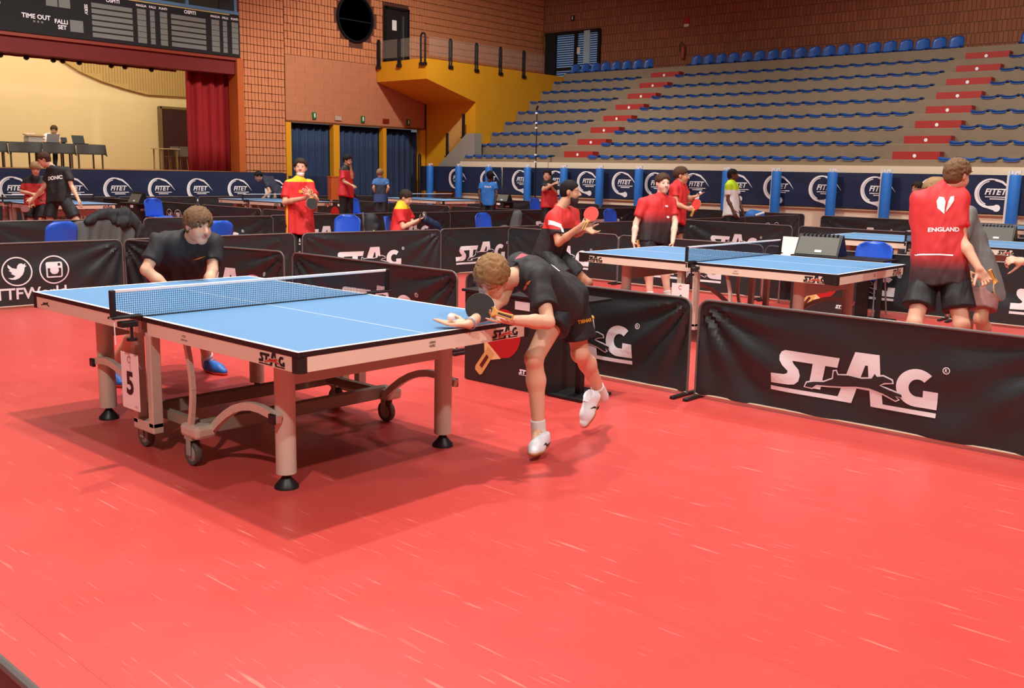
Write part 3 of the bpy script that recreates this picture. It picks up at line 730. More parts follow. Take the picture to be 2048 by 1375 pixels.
def make_table(label, loc, group):
    t = thing('tennis_table', label, 'table', loc, 0, group)
    L, B, Z = 1.37, 0.7625, 0.76
    for s in (-1, 1):
        o = MB().box((s * (L / 2 + 0.001), 0, Z - 0.0115), (L - 0.004, 2 * B, 0.023)).build('table_top', [M_edge], t)
        x0, x1 = (0.003, L) if s > 0 else (-L, -0.003)
        MB().box(((x0 + x1) / 2, 0, Z + 0.0005), (x1 - x0 - 0.001, 2 * B - 0.002, 0.001)).build('playing_surface', M_top, o)
        e = s * (L - 0.01)
        mb = MB().box((e, 0, Z + 0.0014), (0.02, 2 * B, 0.0012))
        for q in (-1, 1): mb.box(((x0 + x1) / 2, q * (B - 0.01), Z + 0.0014), (x1 - x0, 0.02, 0.0012))
        mb.box(((x0 + x1) / 2, 0, Z + 0.0013), (x1 - x0, 0.004, 0.001))
        mb.build('white_line', M_line, o)
        # aprons
        for q in (-1, 1):
            MB().box((s * (L / 2 + 0.02), q * (B - 0.012), Z - 0.057), (L - 0.06, 0.02, 0.068)).build('apron', M_apron, t)
        MB().box((s * (L - 0.012), 0, Z - 0.057), (0.02, 2 * B - 0.07, 0.068)).build('apron', M_apron, t)
        for q in (-1, 1):
            MB().tube([(s * (L - 0.028), q * (B - 0.028), Z - 0.094), (s * (L - 0.028), q * (B - 0.028), Z - 0.024)], 0.034, 16).build('corner_cap', M_edge, t, smooth=True)
        # legs, feet, cross beam
        for q in (-1, 1):
            x, y = s * 0.93, q * 0.53
            lg_ = MB().tube([(x, y, 0.075), (x, y, 0.667)], 0.05, 20).build('leg', M_leg, t, smooth=True)
            MB().lathe([(0.0, 0.085), (0.018, 0.085), (0.02, 0.06), (0.03, 0.045), (0.058, 0.014), (0.06, 0.0), (0.0, 0.0)], (x, y, 0), 20).build('rubber_foot', M_black, lg_, smooth=True)
            MB().box((x + s * 0.01, y + q * 0.08, 0.36), (0.05, 0.02, 0.05)).build('pivot', M_black, lg_, bevel=0.006)
            # curved strut from the leg to the trolley
            pts = [(s * (0.97 - 0.61 * i / 8), y + q * 0.062, 0.36 + 0.06 * math.sin(math.pi * i / 8 * 0.9) - 0.19 * (i / 8) ** 2) for i in range(9)]
            mb = MB()
            for a, b in zip(pts[:-1], pts[1:]): mb.bar(a, b, 0.03, 0.04)
            mb.build('curved_strut', M_leg, t)
        MB().box((s * 0.93, 0, 0.575), (0.045, 1.06, 0.125)).build('cross_beam', M_beam, t, bevel=0.006)
        for q in (-0.42, -0.2, 0.15, 0.32): MB().box((s * 0.93, q, 0.652), (0.03, 0.035, 0.03)).build('bracket', M_black, t)
        # rear face logo and end logo
    # trolley
    for s in (-1, 1):
        MB().bar(((0.31 if s > 0 else -0.22), -0.62, 0.2), ((0.31 if s > 0 else -0.22), 0.62, 0.2), 0.05, 0.075).build('trolley_rail', M_chass, t, bevel=0.006)
        for q in (-1, 1):
            MB().box(((0.31 if s > 0 else -0.22), q * 0.64, 0.19), (0.17 if s > 0 else 0.1, 0.12, 0.07)).build('trolley_block', M_leg, t, bevel=0.02)
            if (s, q) in ((1, -1), (-1, 1)):
                pts = [(s * (0.29 + 0.05 * math.sin(math.pi * i / 8)), q * 0.68, 0.16 + 0.51 * i / 8) for i in range(9)]
                mb = MB()
                for a, b in zip(pts[:-1], pts[1:]): mb.bar(a, b, 0.028, 0.024, up=(0, 1, 0))
                mb.build('curved_upright', M_leg, t)
            # castor
            cx, cy = (0.29 if s > 0 else -0.21), q * 0.66
            c = MB().lathe([(0.045, -0.018), (0.062, -0.018), (0.066, -0.01), (0.066, 0.01), (0.062, 0.018), (0.045, 0.018), (0.045, -0.018)], (cx, cy, 0.066), 24, 'Y').build('castor', M_tyre, t, smooth=True)
            MB().lathe([(0.0, -0.02), (0.03, -0.02), (0.046, -0.014), (0.046, 0.014), (0.03, 0.02), (0.0, 0.02)], (cx, cy, 0.066), 20, 'Y').build('hub', M_hub, c, smooth=True)
            MB().box((cx, cy - 0.028, 0.105), (0.04, 0.008, 0.1)).box((cx, cy + 0.028, 0.105), (0.04, 0.008, 0.1)).box((cx, cy, 0.15), (0.07, 0.065, 0.02)).build('fork', M_hub, c, bevel=0.003)
    for q in (-1, 1):
        MB().bar((-0.31, q * 0.6, 0.2), (0.31, q * 0.6, 0.2), 0.04, 0.05).build('trolley_bar', M_chass, t)
        for s in (-1, 1):
            MB().box((-0.10 + s * 0.085, q * 0.7, 0.41), (0.05, 0.06, 0.52)).build('center_upright', M_leg, t, bevel=0.005)
        MB().box((-0.1, q * 0.7, 0.15), (0.22, 0.06, 0.06)).build('center_foot', M_leg, t, bevel=0.005)
    # marks on the aprons
    yv = -(B - 0.012) - 0.0105
    apron_logo(t, lambda o: (lambda a, b: (1.07 + a, yv - o, Z - 0.083 + b)), 0.2)
    xv = (L - 0.012) + 0.0105
    apron_logo(t, lambda o: (lambda a, b: (xv + o, 0.46 + a, Z - 0.083 + b)), 0.2)
    decal('deer_mark', fit(STAG_B, w=0.12, cx=-1.2, cy=Z - 0.057), lambda a, b: (a, yv - 0.001, b), M_blackprint, t)
    decal('approval_mark', fit(text2d('ITTF', 0.0), h=0.012, cx=0.42, cy=Z - 0.05), lambda a, b: (a, yv - 0.001, b), M_blackprint, t)
    decal('approval_mark', fit(text2d('APPROVED', 0.0), h=0.009, cx=0.42, cy=Z - 0.068), lambda a, b: (a, yv - 0.001, b), M_blackprint, t)
    decal('arrow_mark', fit(text2d('OPEN', 0.01), h=0.012, cx=0.03, cy=Z - 0.045), lambda a, b: (xv + 0.001, a, b), M_blackprint, t)
    decal('arrow_mark', fit(text2d('HERE', 0.01), h=0.012, cx=0.03, cy=Z - 0.062), lambda a, b: (xv + 0.001, a, b), M_blackprint, t)
    return t

M_net = mat('net_thread', (24, 34, 48), 0.7)
M_tape = mat('net_tape', (240, 240, 238), 0.6)
def make_net(label, loc, group):
    t = thing('table_net', label, 'net', loc, 0, group)
    Z = 0.762
    mb = MB(); Yh = 0.905
    for j in range(12): mb.box((0, 0, Z + 0.006 + j * 0.0115), (0.0016, 2 * Yh, 0.0016))
    n = int(2 * Yh / 0.0118)
    for i in range(n): mb.box((0, -Yh + (i + 0.5) * 2 * Yh / n, Z + 0.067), (0.0016, 0.0016, 0.132))
    o = mb.build('mesh', M_net, t); o['kind'] = 'stuff'
    MB().box((0, 0, Z + 0.1435), (0.012, 2 * Yh, 0.016)).build('tape', M_tape, t, bevel=0.003)
    MB().box((0, 0, Z + 0.002), (0.005, 2 * Yh, 0.004)).build('cord', M_black, t)
    for q in (-1, 1):
        p = MB().box((0, q * 0.915, Z + 0.075), (0.024, 0.03, 0.152)).build('net_post', M_black, t, bevel=0.006)
        MB().box((0, q * 0.85, Z + 0.0075), (0.05, 0.17, 0.013)).box((0, q * 0.84, Z - 0.03), (0.055, 0.09, 0.03)).build('clamp', M_black, p, bevel=0.004)
        MB().tube([(0, q * 0.82, Z - 0.05), (0, q * 0.82, Z - 0.105)], 0.008, 8).lathe([(0, -0.12), (0.028, -0.12), (0.028, -0.105), (0, -0.105)], (0, q * 0.82, Z), 14).build('clamp_screw', M_black, p)
        MB().tube([(0.01, q * 0.915, Z), (0.012, q * 0.917, Z - 0.06), (0.008, q * 0.913, Z - 0.13)], 0.003, 5).build('pull_cord', M_tape, p)
    decal('maker_mark', fit(text2d('STAG', 0.03), h=0.008, cx=0.012, cy=Z + 0.007), lambda a, b: (a, -0.9355, b), M_print, t)
    return t

TABLES = [((-4.78, 3.19, 0), 'blue table tennis table in front, with number five card', 'front table'), ((-4.73, 8.56, 0), 'blue table tennis table with number six card', 'second'),
          ((-4.6, 13.6, 0), 'blue table tennis table behind the six table and back-turned player', ''), ((-4.6, 19.2, 0), 'farthest blue table tennis table at the right edge', ''),
          ((-20.5, 8.55, 0), 'blue table tennis table far left, before the stage', ''), ((-20.5, 14.0, 0), 'far blue table tennis table behind the standing red and yellow player', ''), ((-20.5, 19.2, 0), 'far blue table tennis table before the blue posts, behind the seated boy', '')]
t0 = None
for loc, lab, _ in TABLES:
    if t0 is None: t0 = make_table(lab, loc, 'tennis tables'); n0 = make_net(lab.replace('blue table tennis table', 'black net on the table'), loc, 'table nets')
    else:
        t6_ = dup(t0, loc, 0, lab, 'tennis tables')
        if 'six' in lab:
            apron_logo(t6_, lambda o: (lambda a, b: (-1.27 + a, -0.761 - o, 0.677 + b)), 0.2, False)
            for sx_ in (-1, 1): MB().prism([(0.0, 0.0), (0.13, 0.0), (0.1, -0.068), (0.0, -0.068)], lambda a, b: (sx_ * (1.365 - a), -0.764, 0.737 + b), lambda a, b: (sx_ * (1.365 - a), -0.755, 0.737 + b)).build('corner_cover', M_edge, t6_)
        dup(n0, loc, 0, lab.replace('blue table tennis table', 'black net on the blue table'), 'table nets')
n0['label'] = 'black net with white tape on the front table'

# number cards hung on the table uprights
M_card = mat('card_white', (242, 238, 234), 0.5)
for (num, loc, lab) in (('5', (-4.78, 3.19), 'white card with the number five on the front table'), ('6', (-4.73, 8.56), 'white card with the number six on the second table')):
    t = thing('number_card', lab, 'sign', (loc[0], loc[1] - 0.765, 0))
    MB().box((-0.14, -0.006, 0.395), (0.19, 0.006, 0.31)).build('card', M_card, t, bevel=0.008)
    decal('numeral', fit(text2d(num, 0.035), h=0.13, cx=-0.14, cy=0.385), lambda a, b: (a, -0.0105, b), mat('numeral_maroon', (52, 16, 22), 0.6) if num == '5' else M_blackprint, t)
    decal('emblem', fit(shape2d([arcpts(0, 0, 1, 1, 20, 320, 16) + arcpts(0.1, 0, .7, .7, 320, 20, 16)]), h=0.04, cx=-0.14, cy=0.515), lambda a, b: (a, -0.0105, b), mat('emblem_pink', (190, 130, 120), 0.6), t)
    decal('small_print', fit(text2d('FITeT', 0.0), h=0.010, cx=-0.075, cy=0.262), lambda a, b: (a, -0.0105, b), mat('emblem_pink', (190, 130, 120)), t)

# ================================================================ court barriers
def fabric_mat():
    m = mat('barrier_vinyl', (40, 44, 46), 0.42, spec=0.45, var=0.12, vscale=4, bump=0.15, bscale=25)
    return m
M_fab = fabric_mat()
M_tube = mat('barrier_tube', (110, 106, 102), 0.4, metal=0.3)
M_silver = mat('logo_silver', (226, 226, 226), 0.5)
M_rod = mat('barrier_rod', (190, 165, 140), 0.5)
BH = 0.70
def barrier(label, p0, p1, side, logo='stag', seed=0, logo_c=None, logo_w=1.07, hero=False, group='black court barriers'):
    """cloth barrier from p0 to p1; side=+1/-1: logos on the left/right of the direction p0->p1"""
    p0 = Vector((*p0, 0)); p1 = Vector((*p1, 0)); L = (p1 - p0).length; ang = math.atan2(p1.y - p0.y, p1.x - p0.x)
    t = thing('court_barrier', label, 'barrier', tuple(p0), ang, group)
    rr = random.Random(seed); ph = [rr.uniform(0, 6.28) for _ in range(8)]; R = 0.075
    sg = [rr.uniform(0.55, 1.0) for _ in range(4)]
    def w(u, z):
        """fold depth: fans from the two upper corners and a slack lower part"""
        a0 = math.atan2(BH - z, u + 0.02); a1 = math.atan2(BH - z, L - u + 0.02)
        r0 = math.hypot(u, BH - z); r1 = math.hypot(L - u, BH - z)
        e0 = math.exp(-r0 / 0.75); e1 = math.exp(-r1 / 0.75)
        f = 0.030 * sg[0] * e0 * math.sin(a0 * 15 + ph[0]) * min(1, r0 / 0.15) + 0.030 * sg[1] * e1 * math.sin(a1 * 15 + ph[1]) * min(1, r1 / 0.15)
        f += 0.006 * math.sin(z * 18 + u * 1.7 + ph[2]) * math.sin(u * 1.4 + ph[3]) + 0.005 * math.sin(u * 3.1 - z * 9 + ph[4]) + 0.003 * math.sin(u * 9 + z * 13 + ph[5])
        edge = min(1, (BH - z) / 0.08) * min(1, z / 0.05 + 0.3) * min(1, min(u, L - u) / 0.05 + 0.1)
        return f * max(0, edge)
    def inside(u, z):
        # pull the corners of the sheet under the round frame corner
        if z > BH - R:
            dz = z - (BH - R); m_ = R - math.sqrt(max(0, R * R - dz * dz)); u = max(m_, min(L - m_, u))
        return u
    nu, nv = (90, 26) if hero else (44, 14)
    def P(u, z, off=0.0): return (u, w(u, z) + off, z)
    fab = MB().grid(lambda a, b: P(inside(a * L, 0.03 + b * (BH - 0.035)), 0.03 + b * (BH - 0.035)), nu, nv).build('cloth', M_fab, t, smooth=True)
    pts = [(0.0, 0, 0.02), (0.0, 0, BH - R)] + [(R - R * math.cos(a), 0, BH - R + R * math.sin(a)) for a in (0.4, 0.8, 1.2, 1.57)] + [(L - R + R * math.sin(a), 0, BH - R + R * math.cos(a)) for a in (0.0, 0.4, 0.8, 1.2)] + [(L, 0, BH - R), (L, 0, 0.02)]
    MB().tube(pts, 0.009, 8).build('frame', M_tube, t, smooth=True)
    MB().tube([(0, 0, 0.03), (L, 0, 0.03)], 0.008, 6).build('bottom_rod', M_rod, t)
    for x in (0.02, L - 0.02): MB().box((x, 0, 0.012), (0.035, 0.34, 0.022)).build('foot', M_black, t, bevel=0.006)
    s = side
    def put(nm, sh, cx, cz, off, m, step):
        sh = refine(sh, step)
        decal(nm, sh, (lambda a, b: P(cx + a * (-s), cz + b, s * off)), m, t)
    st = 0.05 if hero else 0.12
    c = L / 2 if logo_c is None else logo_c
    if logo == 'stag':
        k_ = logo_w / 10.0; base = 0.17
        sft = lambda sh: ([((p[0] - 5) * k_, p[1] * k_) for p in sh[0]], sh[1])
        put('stag_logo', sft(STAG_L), c, base, 0.004, M_silver, st); put('stag_logo', sft(STAG_O), c, base, 0.006, M_silver, st)
        put('deer', sft(STAG_B), c, base, 0.008, M_fab, st); put('registered_mark', sft(STAG_R), c, base, 0.004, M_silver, st)
    if logo == 'social':
        for k_, (sh, dx) in enumerate(((TWIT, -0.19), (INSTA, 0.19))): put('social_icon', xf(sh, 0.155), c + dx * (-s), 0.40, 0.004, M_silver, st)
        put('icon_lens', merge(xf(shape2d([circ(0, 0, 0.24, 24), circ(0, 0, 0.14, 24)]), 0.155)), c + 0.19 * (-s), 0.40, 0.005, M_silver, st)
        put('lettering', fit(text2d('@ITTFWorld', 0.02), w=0.95, cx=0, cy=0), c + 0.16 * s, 0.15, 0.004, M_silver, st)
    return t
# along x = const walls the logos face +x; along y = const they face -y
# (p0 -> p1 along +y: its left is -x, so side = -1 gives +x) ; (p0 -> p1 along +x: right is -y, side = -1)
barrier('black barrier with bird and camera icons, left of the front table', (-10.85, 2.93), (-10.72, 5.25), -1, 'social', 1, logo_c=1.37, hero=True)
barrier('black barrier behind the crouching player, running toward the stage-side walkway', (-10.74, 5.28), (-10.68, 7.58), -1, 'stag', 2)
barrier('black barrier with white word logo in front of the standing red and yellow player', (-10.62, 7.66), (-10.32, 9.9), -1, 'stag', 3, logo_c=1.02, hero=True)
barrier('black barrier with white word logo above the bent player head', (-10.4, 9.96), (-10.35, 12.2), -1, 'stag', 4, logo_c=0.86)
barrier('black barrier right behind the crouching player, closing the front court', (-10.70, 5.27), (-8.36, 5.8), -1, 'stag', 5, logo_c=1.55, hero=True)
barrier('black barrier seen behind the right net post of the front table', (-8.24, 5.82), (-5.86, 5.82), -1, 'stag', 6, logo_c=1.3, hero=True)
barrier('black barrier directly behind the serving player and the umpire table', (-5.78, 5.85), (-3.56, 5.85), -1, 'stag', 7, logo_c=1.2, hero=True)
barrier('large black barrier with silver word logo at the right front', (-3.5, 5.86), (-1.08, 5.86), -1, 'stag', 8, logo_c=1.11, logo_w=1.07, hero=True)
barrier('black barrier outside the right edge beyond the large silver logo', (-1.02, 5.86), (1.3, 5.86), -1, 'stag', 9)
# court six far side
for i, (a, b, lab) in enumerate(((-10.25, -8.18, 'black creased barrier behind the bearded player'), (-8.12, -5.9, 'black barrier behind the pale player, beyond table six'), (-5.84, -3.6, 'black barrier beyond table six, under its far edge'), (-3.54, -1.25, 'black barrier behind the legs of the back-turned red player'), (-1.2, 1.1, 'black barrier behind table six outside the right edge'))):
    barrier(lab, (a, 11.3), (b, 11.36), -1, 'stag', 20 + i)
# court seven far side and left side
for i, (a, b, lab) in enumerate(((-10.42, -8.05, 'black barrier with pinkish word logo behind the boy holding a ball'), (-7.92, -5.6, 'black barrier behind the third table on the right'), (-5.5, -3.2, 'black barrier behind the third table, right part'))):
    barrier(lab, (a, 16.55), (b, 16.55), -1, 'stag', 30 + i)
for i, (a, b, lab, lg_) in enumerate(((12.35, 13.7, 'short black barrier left of the third court, behind the bearded player arms', 'stag'), (13.8, 16.25, 'black barrier behind the raised red bat of the bearded player', 'stag'), (16.8, 19.1, 'black barrier before the man in the neon shirt', 'none'), (19.2, 21.7, 'black barrier with round icons behind the third court', 'social'))):
    barrier(lab, (-10.5, a), (-10.4, b), -1, lg_, 40 + i)
for i, (a, b, lab) in enumerate(((-9.95, -7.75, 'black barrier with cropped word logo before the right navy banners'), (-7.68, -5.4, 'black barrier behind the back-turned red player shoulder'))):
    barrier(lab, (a, 21.9), (b, 21.9), -1, 'stag', 50 + i)
# walkway, far side (x = -14.8)
wl = [(5.25, 7.55, 'black barrier behind the blue chair and draped jacket, far left', 'none'), (7.7, 10.02, 'black barrier behind the crouching player head', 'stag'), (10.08, 12.25, 'black barrier behind the blue chair seen from the side', 'stag'), (12.3, 14.42, 'black barrier behind the seated boy with the backpack', 'stag'), (14.5, 16.7, 'black barrier behind the blue chair left of the bearded player', 'none'), (16.8, 18.9, 'black barrier with word logo behind the bearded player chest', 'stag'), (19.0, 21.2, 'black barrier behind the blue chair right of the bearded player', 'stag')]
for i, (a, b, lab, lg_) in enumerate(wl): barrier(lab, (-14.95, a), (-14.75, b), -1, lg_, 60 + i)
# far courts by the stage
for r, y in enumerate((11.55, 17.0)):
    for i in range(4):
        barrier('black barrier dividing the far courts, %s panel from the walkway, %s row' % (ORD[3 - i], ('stage-left', 'curtain-side')[r]), (-24.5 + i * 2.38, y), (-22.18 + i * 2.38, y), -1, 'social' if (r, i) == (0, 1) else 'none', 70 + r * 8 + i)
for i in range(6):
    barrier('low black barrier before the stage banner, %s from the left edge' % ORD[i], (-25.2, 7.6 + i * 2.35), (-25.2, 9.9 + i * 2.35), -1, 'none', 90 + i)
for i in range(4):
    barrier('black barrier before the blue posts, %s from the curtains' % ORD[i], (-24.0 + i * 2.36, 22.6), (-21.7 + i * 2.36, 22.6), -1, 'none', 100 + i)
for i, (a, b) in enumerate(((-14.6, -12.4), (-12.35, -10.6))):
    barrier(('left' if i == 0 else 'right') + ' one of two short black barriers before the cream wall, right of the bearded player', (a, 22.3), (b, 22.4), -1, 'none', 110 + i)
# barrier just before the camera, only its corner shows
barrier('black barrier cut off at the bottom left corner', (-2.0, 0.565), (0.3, 0.565), 1, 'none', 120)

# ================================================================ umpire tables with printed boards
M_board = mat('board_black', (44, 36, 36), 0.5, var=0.08, vscale=3)
M_ruby = mat('print_ruby', (186, 30, 34), 0.5); M_wood = mat('print_wood', (222, 172, 104), 0.5); M_woodl = mat('print_wood_light', (240, 205, 145), 0.5)
def bat_print(t, cx, cz, k_, y):
    """red bat with wooden handle printed on the board front (handle to the lower left)"""
    ca, sa = math.cos(math.radians(-37)), math.sin(math.radians(-37))
    def P(off): return lambda a, b: (cx + (a * ca - b * sa) * k_, y - off, cz + (a * sa + b * ca) * k_)
    blade = shape2d([[(math.sin(a) * 0.5 * (1.0 if abs(a) < 2.2 else 0.94), 0.55 + 0.52 * math.cos(a)) for a in [i * 2 * math.pi / 36 for i in range(36)]]])
    decal('bat_rubber', blade, P(0.001), M_ruby, t)
    decal('bat_neck', shape2d([[(-0.3, 0.13), (0.3, 0.13), (0.12, -0.08), (-0.12, -0.08)]]), P(0.0018), M_woodl, t)
    decal('bat_handle', shape2d([[(-0.11, 0.08), (0.11, 0.08), (0.12, -0.5), (0.08, -0.56), (-0.08, -0.56), (-0.12, -0.5)]]), P(0.0025), M_wood, t)
    decal('bat_grip', shape2d([[(-0.04, -0.08), (0.04, -0.08), (0.045, -0.4), (-0.045, -0.4)]]), P(0.0032), mat('grip_dark', (92, 32, 26), 0.5), t)
def umpire_table(label, loc, group='umpire tables'):
    t = thing('umpire_table', label, 'table', loc, 0, group)
    # local origin: left front corner of the board on the floor; board faces -y
    MB().box((0.385, 0.012, 0.335), (0.77, 0.022, 0.66)).build('front_board', M_board, t, bevel=0.003)
    MB().box((0.76, 0.20, 0.335), (0.02, 0.36, 0.66)).build('side_board', M_board, t, bevel=0.003)
    MB().box((0.01, 0.20, 0.335), (0.02, 0.36, 0.66)).build('side_board', M_board, t, bevel=0.003)
    MB().box((0.51, 0.20, 0.676), (1.08, 0.42, 0.02)).build('table_top', M_black, t, bevel=0.004)
    lg_ = MB().box((0.95, 0.2, 0.34), (0.05, 0.05, 0.66)).build('leg', M_rail, t, bevel=0.006)
    MB().box((0.95, 0.2, 0.012), (0.30, 0.36, 0.02)).build('base_plate', M_rail, t, bevel=0.005)
    bat_print(t, 0.26, 0.235, 0.36, 0.0)
    sg = lambda k_, x, z: (lambda a, b: (x + a * k_, -0.001, z + b * k_))
    decal('stag_logo', STAG_L, sg(0.016, 0.55, 0.12), M_print, t)
    decal('stag_logo', STAG_L, lambda a, b: (0.771, 0.1 + a * 0.017, 0.52 + b * 0.017), M_print, t)
    decal('ball_print', shape2d([circ(0, 0, 0.035, 20)]), lambda a, b: (0.08 + a, -0.001, 0.58 + b), mat('ball_orange', (235, 130, 50), 0.5), t)
    decal('label', shape2d([[(0, 0), (0.14, 0), (0.14, 0.06), (0, 0.06)]]), lambda a, b: (0.5 + a, -0.001, 0.585 + b), M_print, t)
    return t
u0 = umpire_table('black umpire table with printed red bat behind the serving player', (-5.05, 5.1, 0))
dup(u0, (-5.05, 10.45, 0), 0, 'black umpire table with printed bat under the far side of table six')
dup(u0, (-5.0, 15.5, 0), 0, 'black umpire table behind the third table on the right')
dup(u0, (-4.9, 20.9, 0), 0, 'black umpire table behind the farthest right table')
dup(u0, (-21.9, 10.72, 0), 0, 'black umpire table with red bat print behind the two far left boys')
dup(u0, (-21.1, 16.0, 0), 0, 'black umpire table with red bat print right of the standing red and yellow player')
dup(u0, (-20.6, 21.6, 0), 0, 'black umpire table with red bat print right of the boy in light blue')
M_flip = mat('score_grey', (98, 100, 90), 0.6)
def flip_score(label, loc):
    t = thing('score_flipper', label, 'scoreboard', loc, 0, 'table score flippers')
    MB().prism([(-0.13, 0.0), (0.13, 0.0), (0.015, 0.235), (-0.015, 0.235)], lambda a, b: (-0.26, a, b), lambda a, b: (0.26, a, b)).build('stand', M_black, t)
    n_ = Vector((0, -0.235, 0.115)).normalized()
    MB().prism([(-0.245, 0.012), (0.245, 0.012), (0.235, 0.205), (-0.235, 0.205)], lambda a, b: (a, -0.13 + b * 0.4894 - 0.003, b), lambda a, b: (a, -0.13 + b * 0.4894 - 0.009, b)).build('number_cards', M_flip, t)
    for i in range(9): MB().lathe([(0.012, -0.008), (0.018, -0.008), (0.018, 0.008), (0.012, 0.008), (0.012, -0.008)], (-0.2 + i * 0.05, -0.02, 0.228), 10, 'X').build('ring', M_rail, t)
    MB().prism([(-0.02, 0.04), (0.06, 0.04), (0.06, 0.065), (-0.02, 0.065)], lambda a, b: (a, -0.13 + b * 0.4894 - 0.011, b), lambda a, b: (a, -0.13 + b * 0.4894 - 0.012, b)).build('label', M_print, t)
    return t
f0 = flip_score('grey score flipper on the umpire table behind table six', (-4.80, 10.62, 0.687))
for loc, lab in (((-4.35, 15.7, 0.687), 'score flipper on the umpire table behind the third table'), ((-4.2, 21.1, 0.687), 'score flipper on the umpire table behind the farthest right table'), ((-21.4, 10.92, 0.687), 'black score flipper on the far left umpire table'), ((-20.4, 16.2, 0.687), 'black score flipper on the umpire table right of the red and yellow player'), ((-20.0, 21.8, 0.687), 'score flipper on the umpire table near the boy in light blue')):
    dup(f0, loc, 0, lab)

# ================================================================ blue chairs
M_chair = mat('chair_blue', (44, 92, 205), 0.3, var=0.04)
def chair(label, loc, rz, group='blue plastic chairs'):
    """shell chair, faces +y local"""
    t = thing('plastic_chair', label, 'chair', loc, rz, group)
    def seat(u, v):
        x = (u - 0.5) * 0.44; e = abs(u - 0.5) * 2; y = 0.22 - v * 0.42
        return (x * (1 - 0.06 * v), y, 0.45 - 0.02 * math.sin(v * 3.0) + 0.03 * e ** 3 - 0.03 * max(0, 0.12 - v) / 0.12)
    def back(u, v):
        e = abs(u - 0.5) * 2; wv = 1 if v < 0.75 else math.sqrt(max(0, 1 - ((v - 0.75) / 0.25) ** 2 * 0.75))
        return ((u - 0.5) * 0.44 * wv, -0.19 - 0.07 * v + 0.045 * e * e, 0.44 + 0.40 * v)
    for nm, fn in (('seat', seat), ('backrest', back)):
        o = MB().grid(fn, 12, 10).build(nm, M_chair, t, smooth=True); s_ = o.modifiers.new('thick', 'SOLIDIFY'); s_.thickness = 0.012
    for sx in (-1, 1):
        for sy in (-1, 1): MB().tube([(sx * 0.17, sy * 0.15, 0.43), (sx * 0.2, sy * 0.2, 0.005)], 0.011, 8).build('leg', M_steel, t, smooth=True)
    return t
PI = math.pi
CH = [((-12.4, 5.18, 0), 1.75, 'blue plastic chair at the far left, behind the icon barrier'), ((-12.7, 5.86, 0), 1.6, 'chair under the draped grey jacket at the far left'), ((-12.1, 9.5, 0), -2.6, 'blue plastic chair seen from the side, left of the seated boy'),
      ((-11.7, 12.45, 0), -1.5, 'blue plastic chair between the seated boy and the bearded player'), ((-12.0, 16.6, 0), -1.6, 'blue plastic chair right of the bearded player bat'), ((-4.42, 11.03, 0), PI, 'blue plastic chair beside the score flipper at table six'),
      ((-4.5, 16.2, 0), PI, 'blue plastic chair behind the third table, right edge'), ((-19.9, 10.6, 0), -1.5, 'blue plastic chair in the far left court, by the umpire table'), ((-19.3, 15.6, 0), -1.6, 'blue plastic chair in the far middle court'), ((-18.4, 21.6, 0), -1.6, 'blue plastic chair far off, right of the boy in light blue'),
      ((-11.35, 10.02, 0), -0.9, 'blue plastic chair under the seated boy'), ((-11.75, 7.0, 0), 1.6, 'blue plastic chair behind the crouching player face'), ((-26.0, 20.6, 0), -1.6, 'blue plastic chair below the middle blue curtain'), ((-26.0, 22.2, 0), -1.6, 'blue plastic chair below the right blue curtain')]
c0 = None
for loc, rz, lab in CH:
    if c0 is None: c0 = chair(lab, loc, rz)
    else: dup(c0, loc, rz, lab)
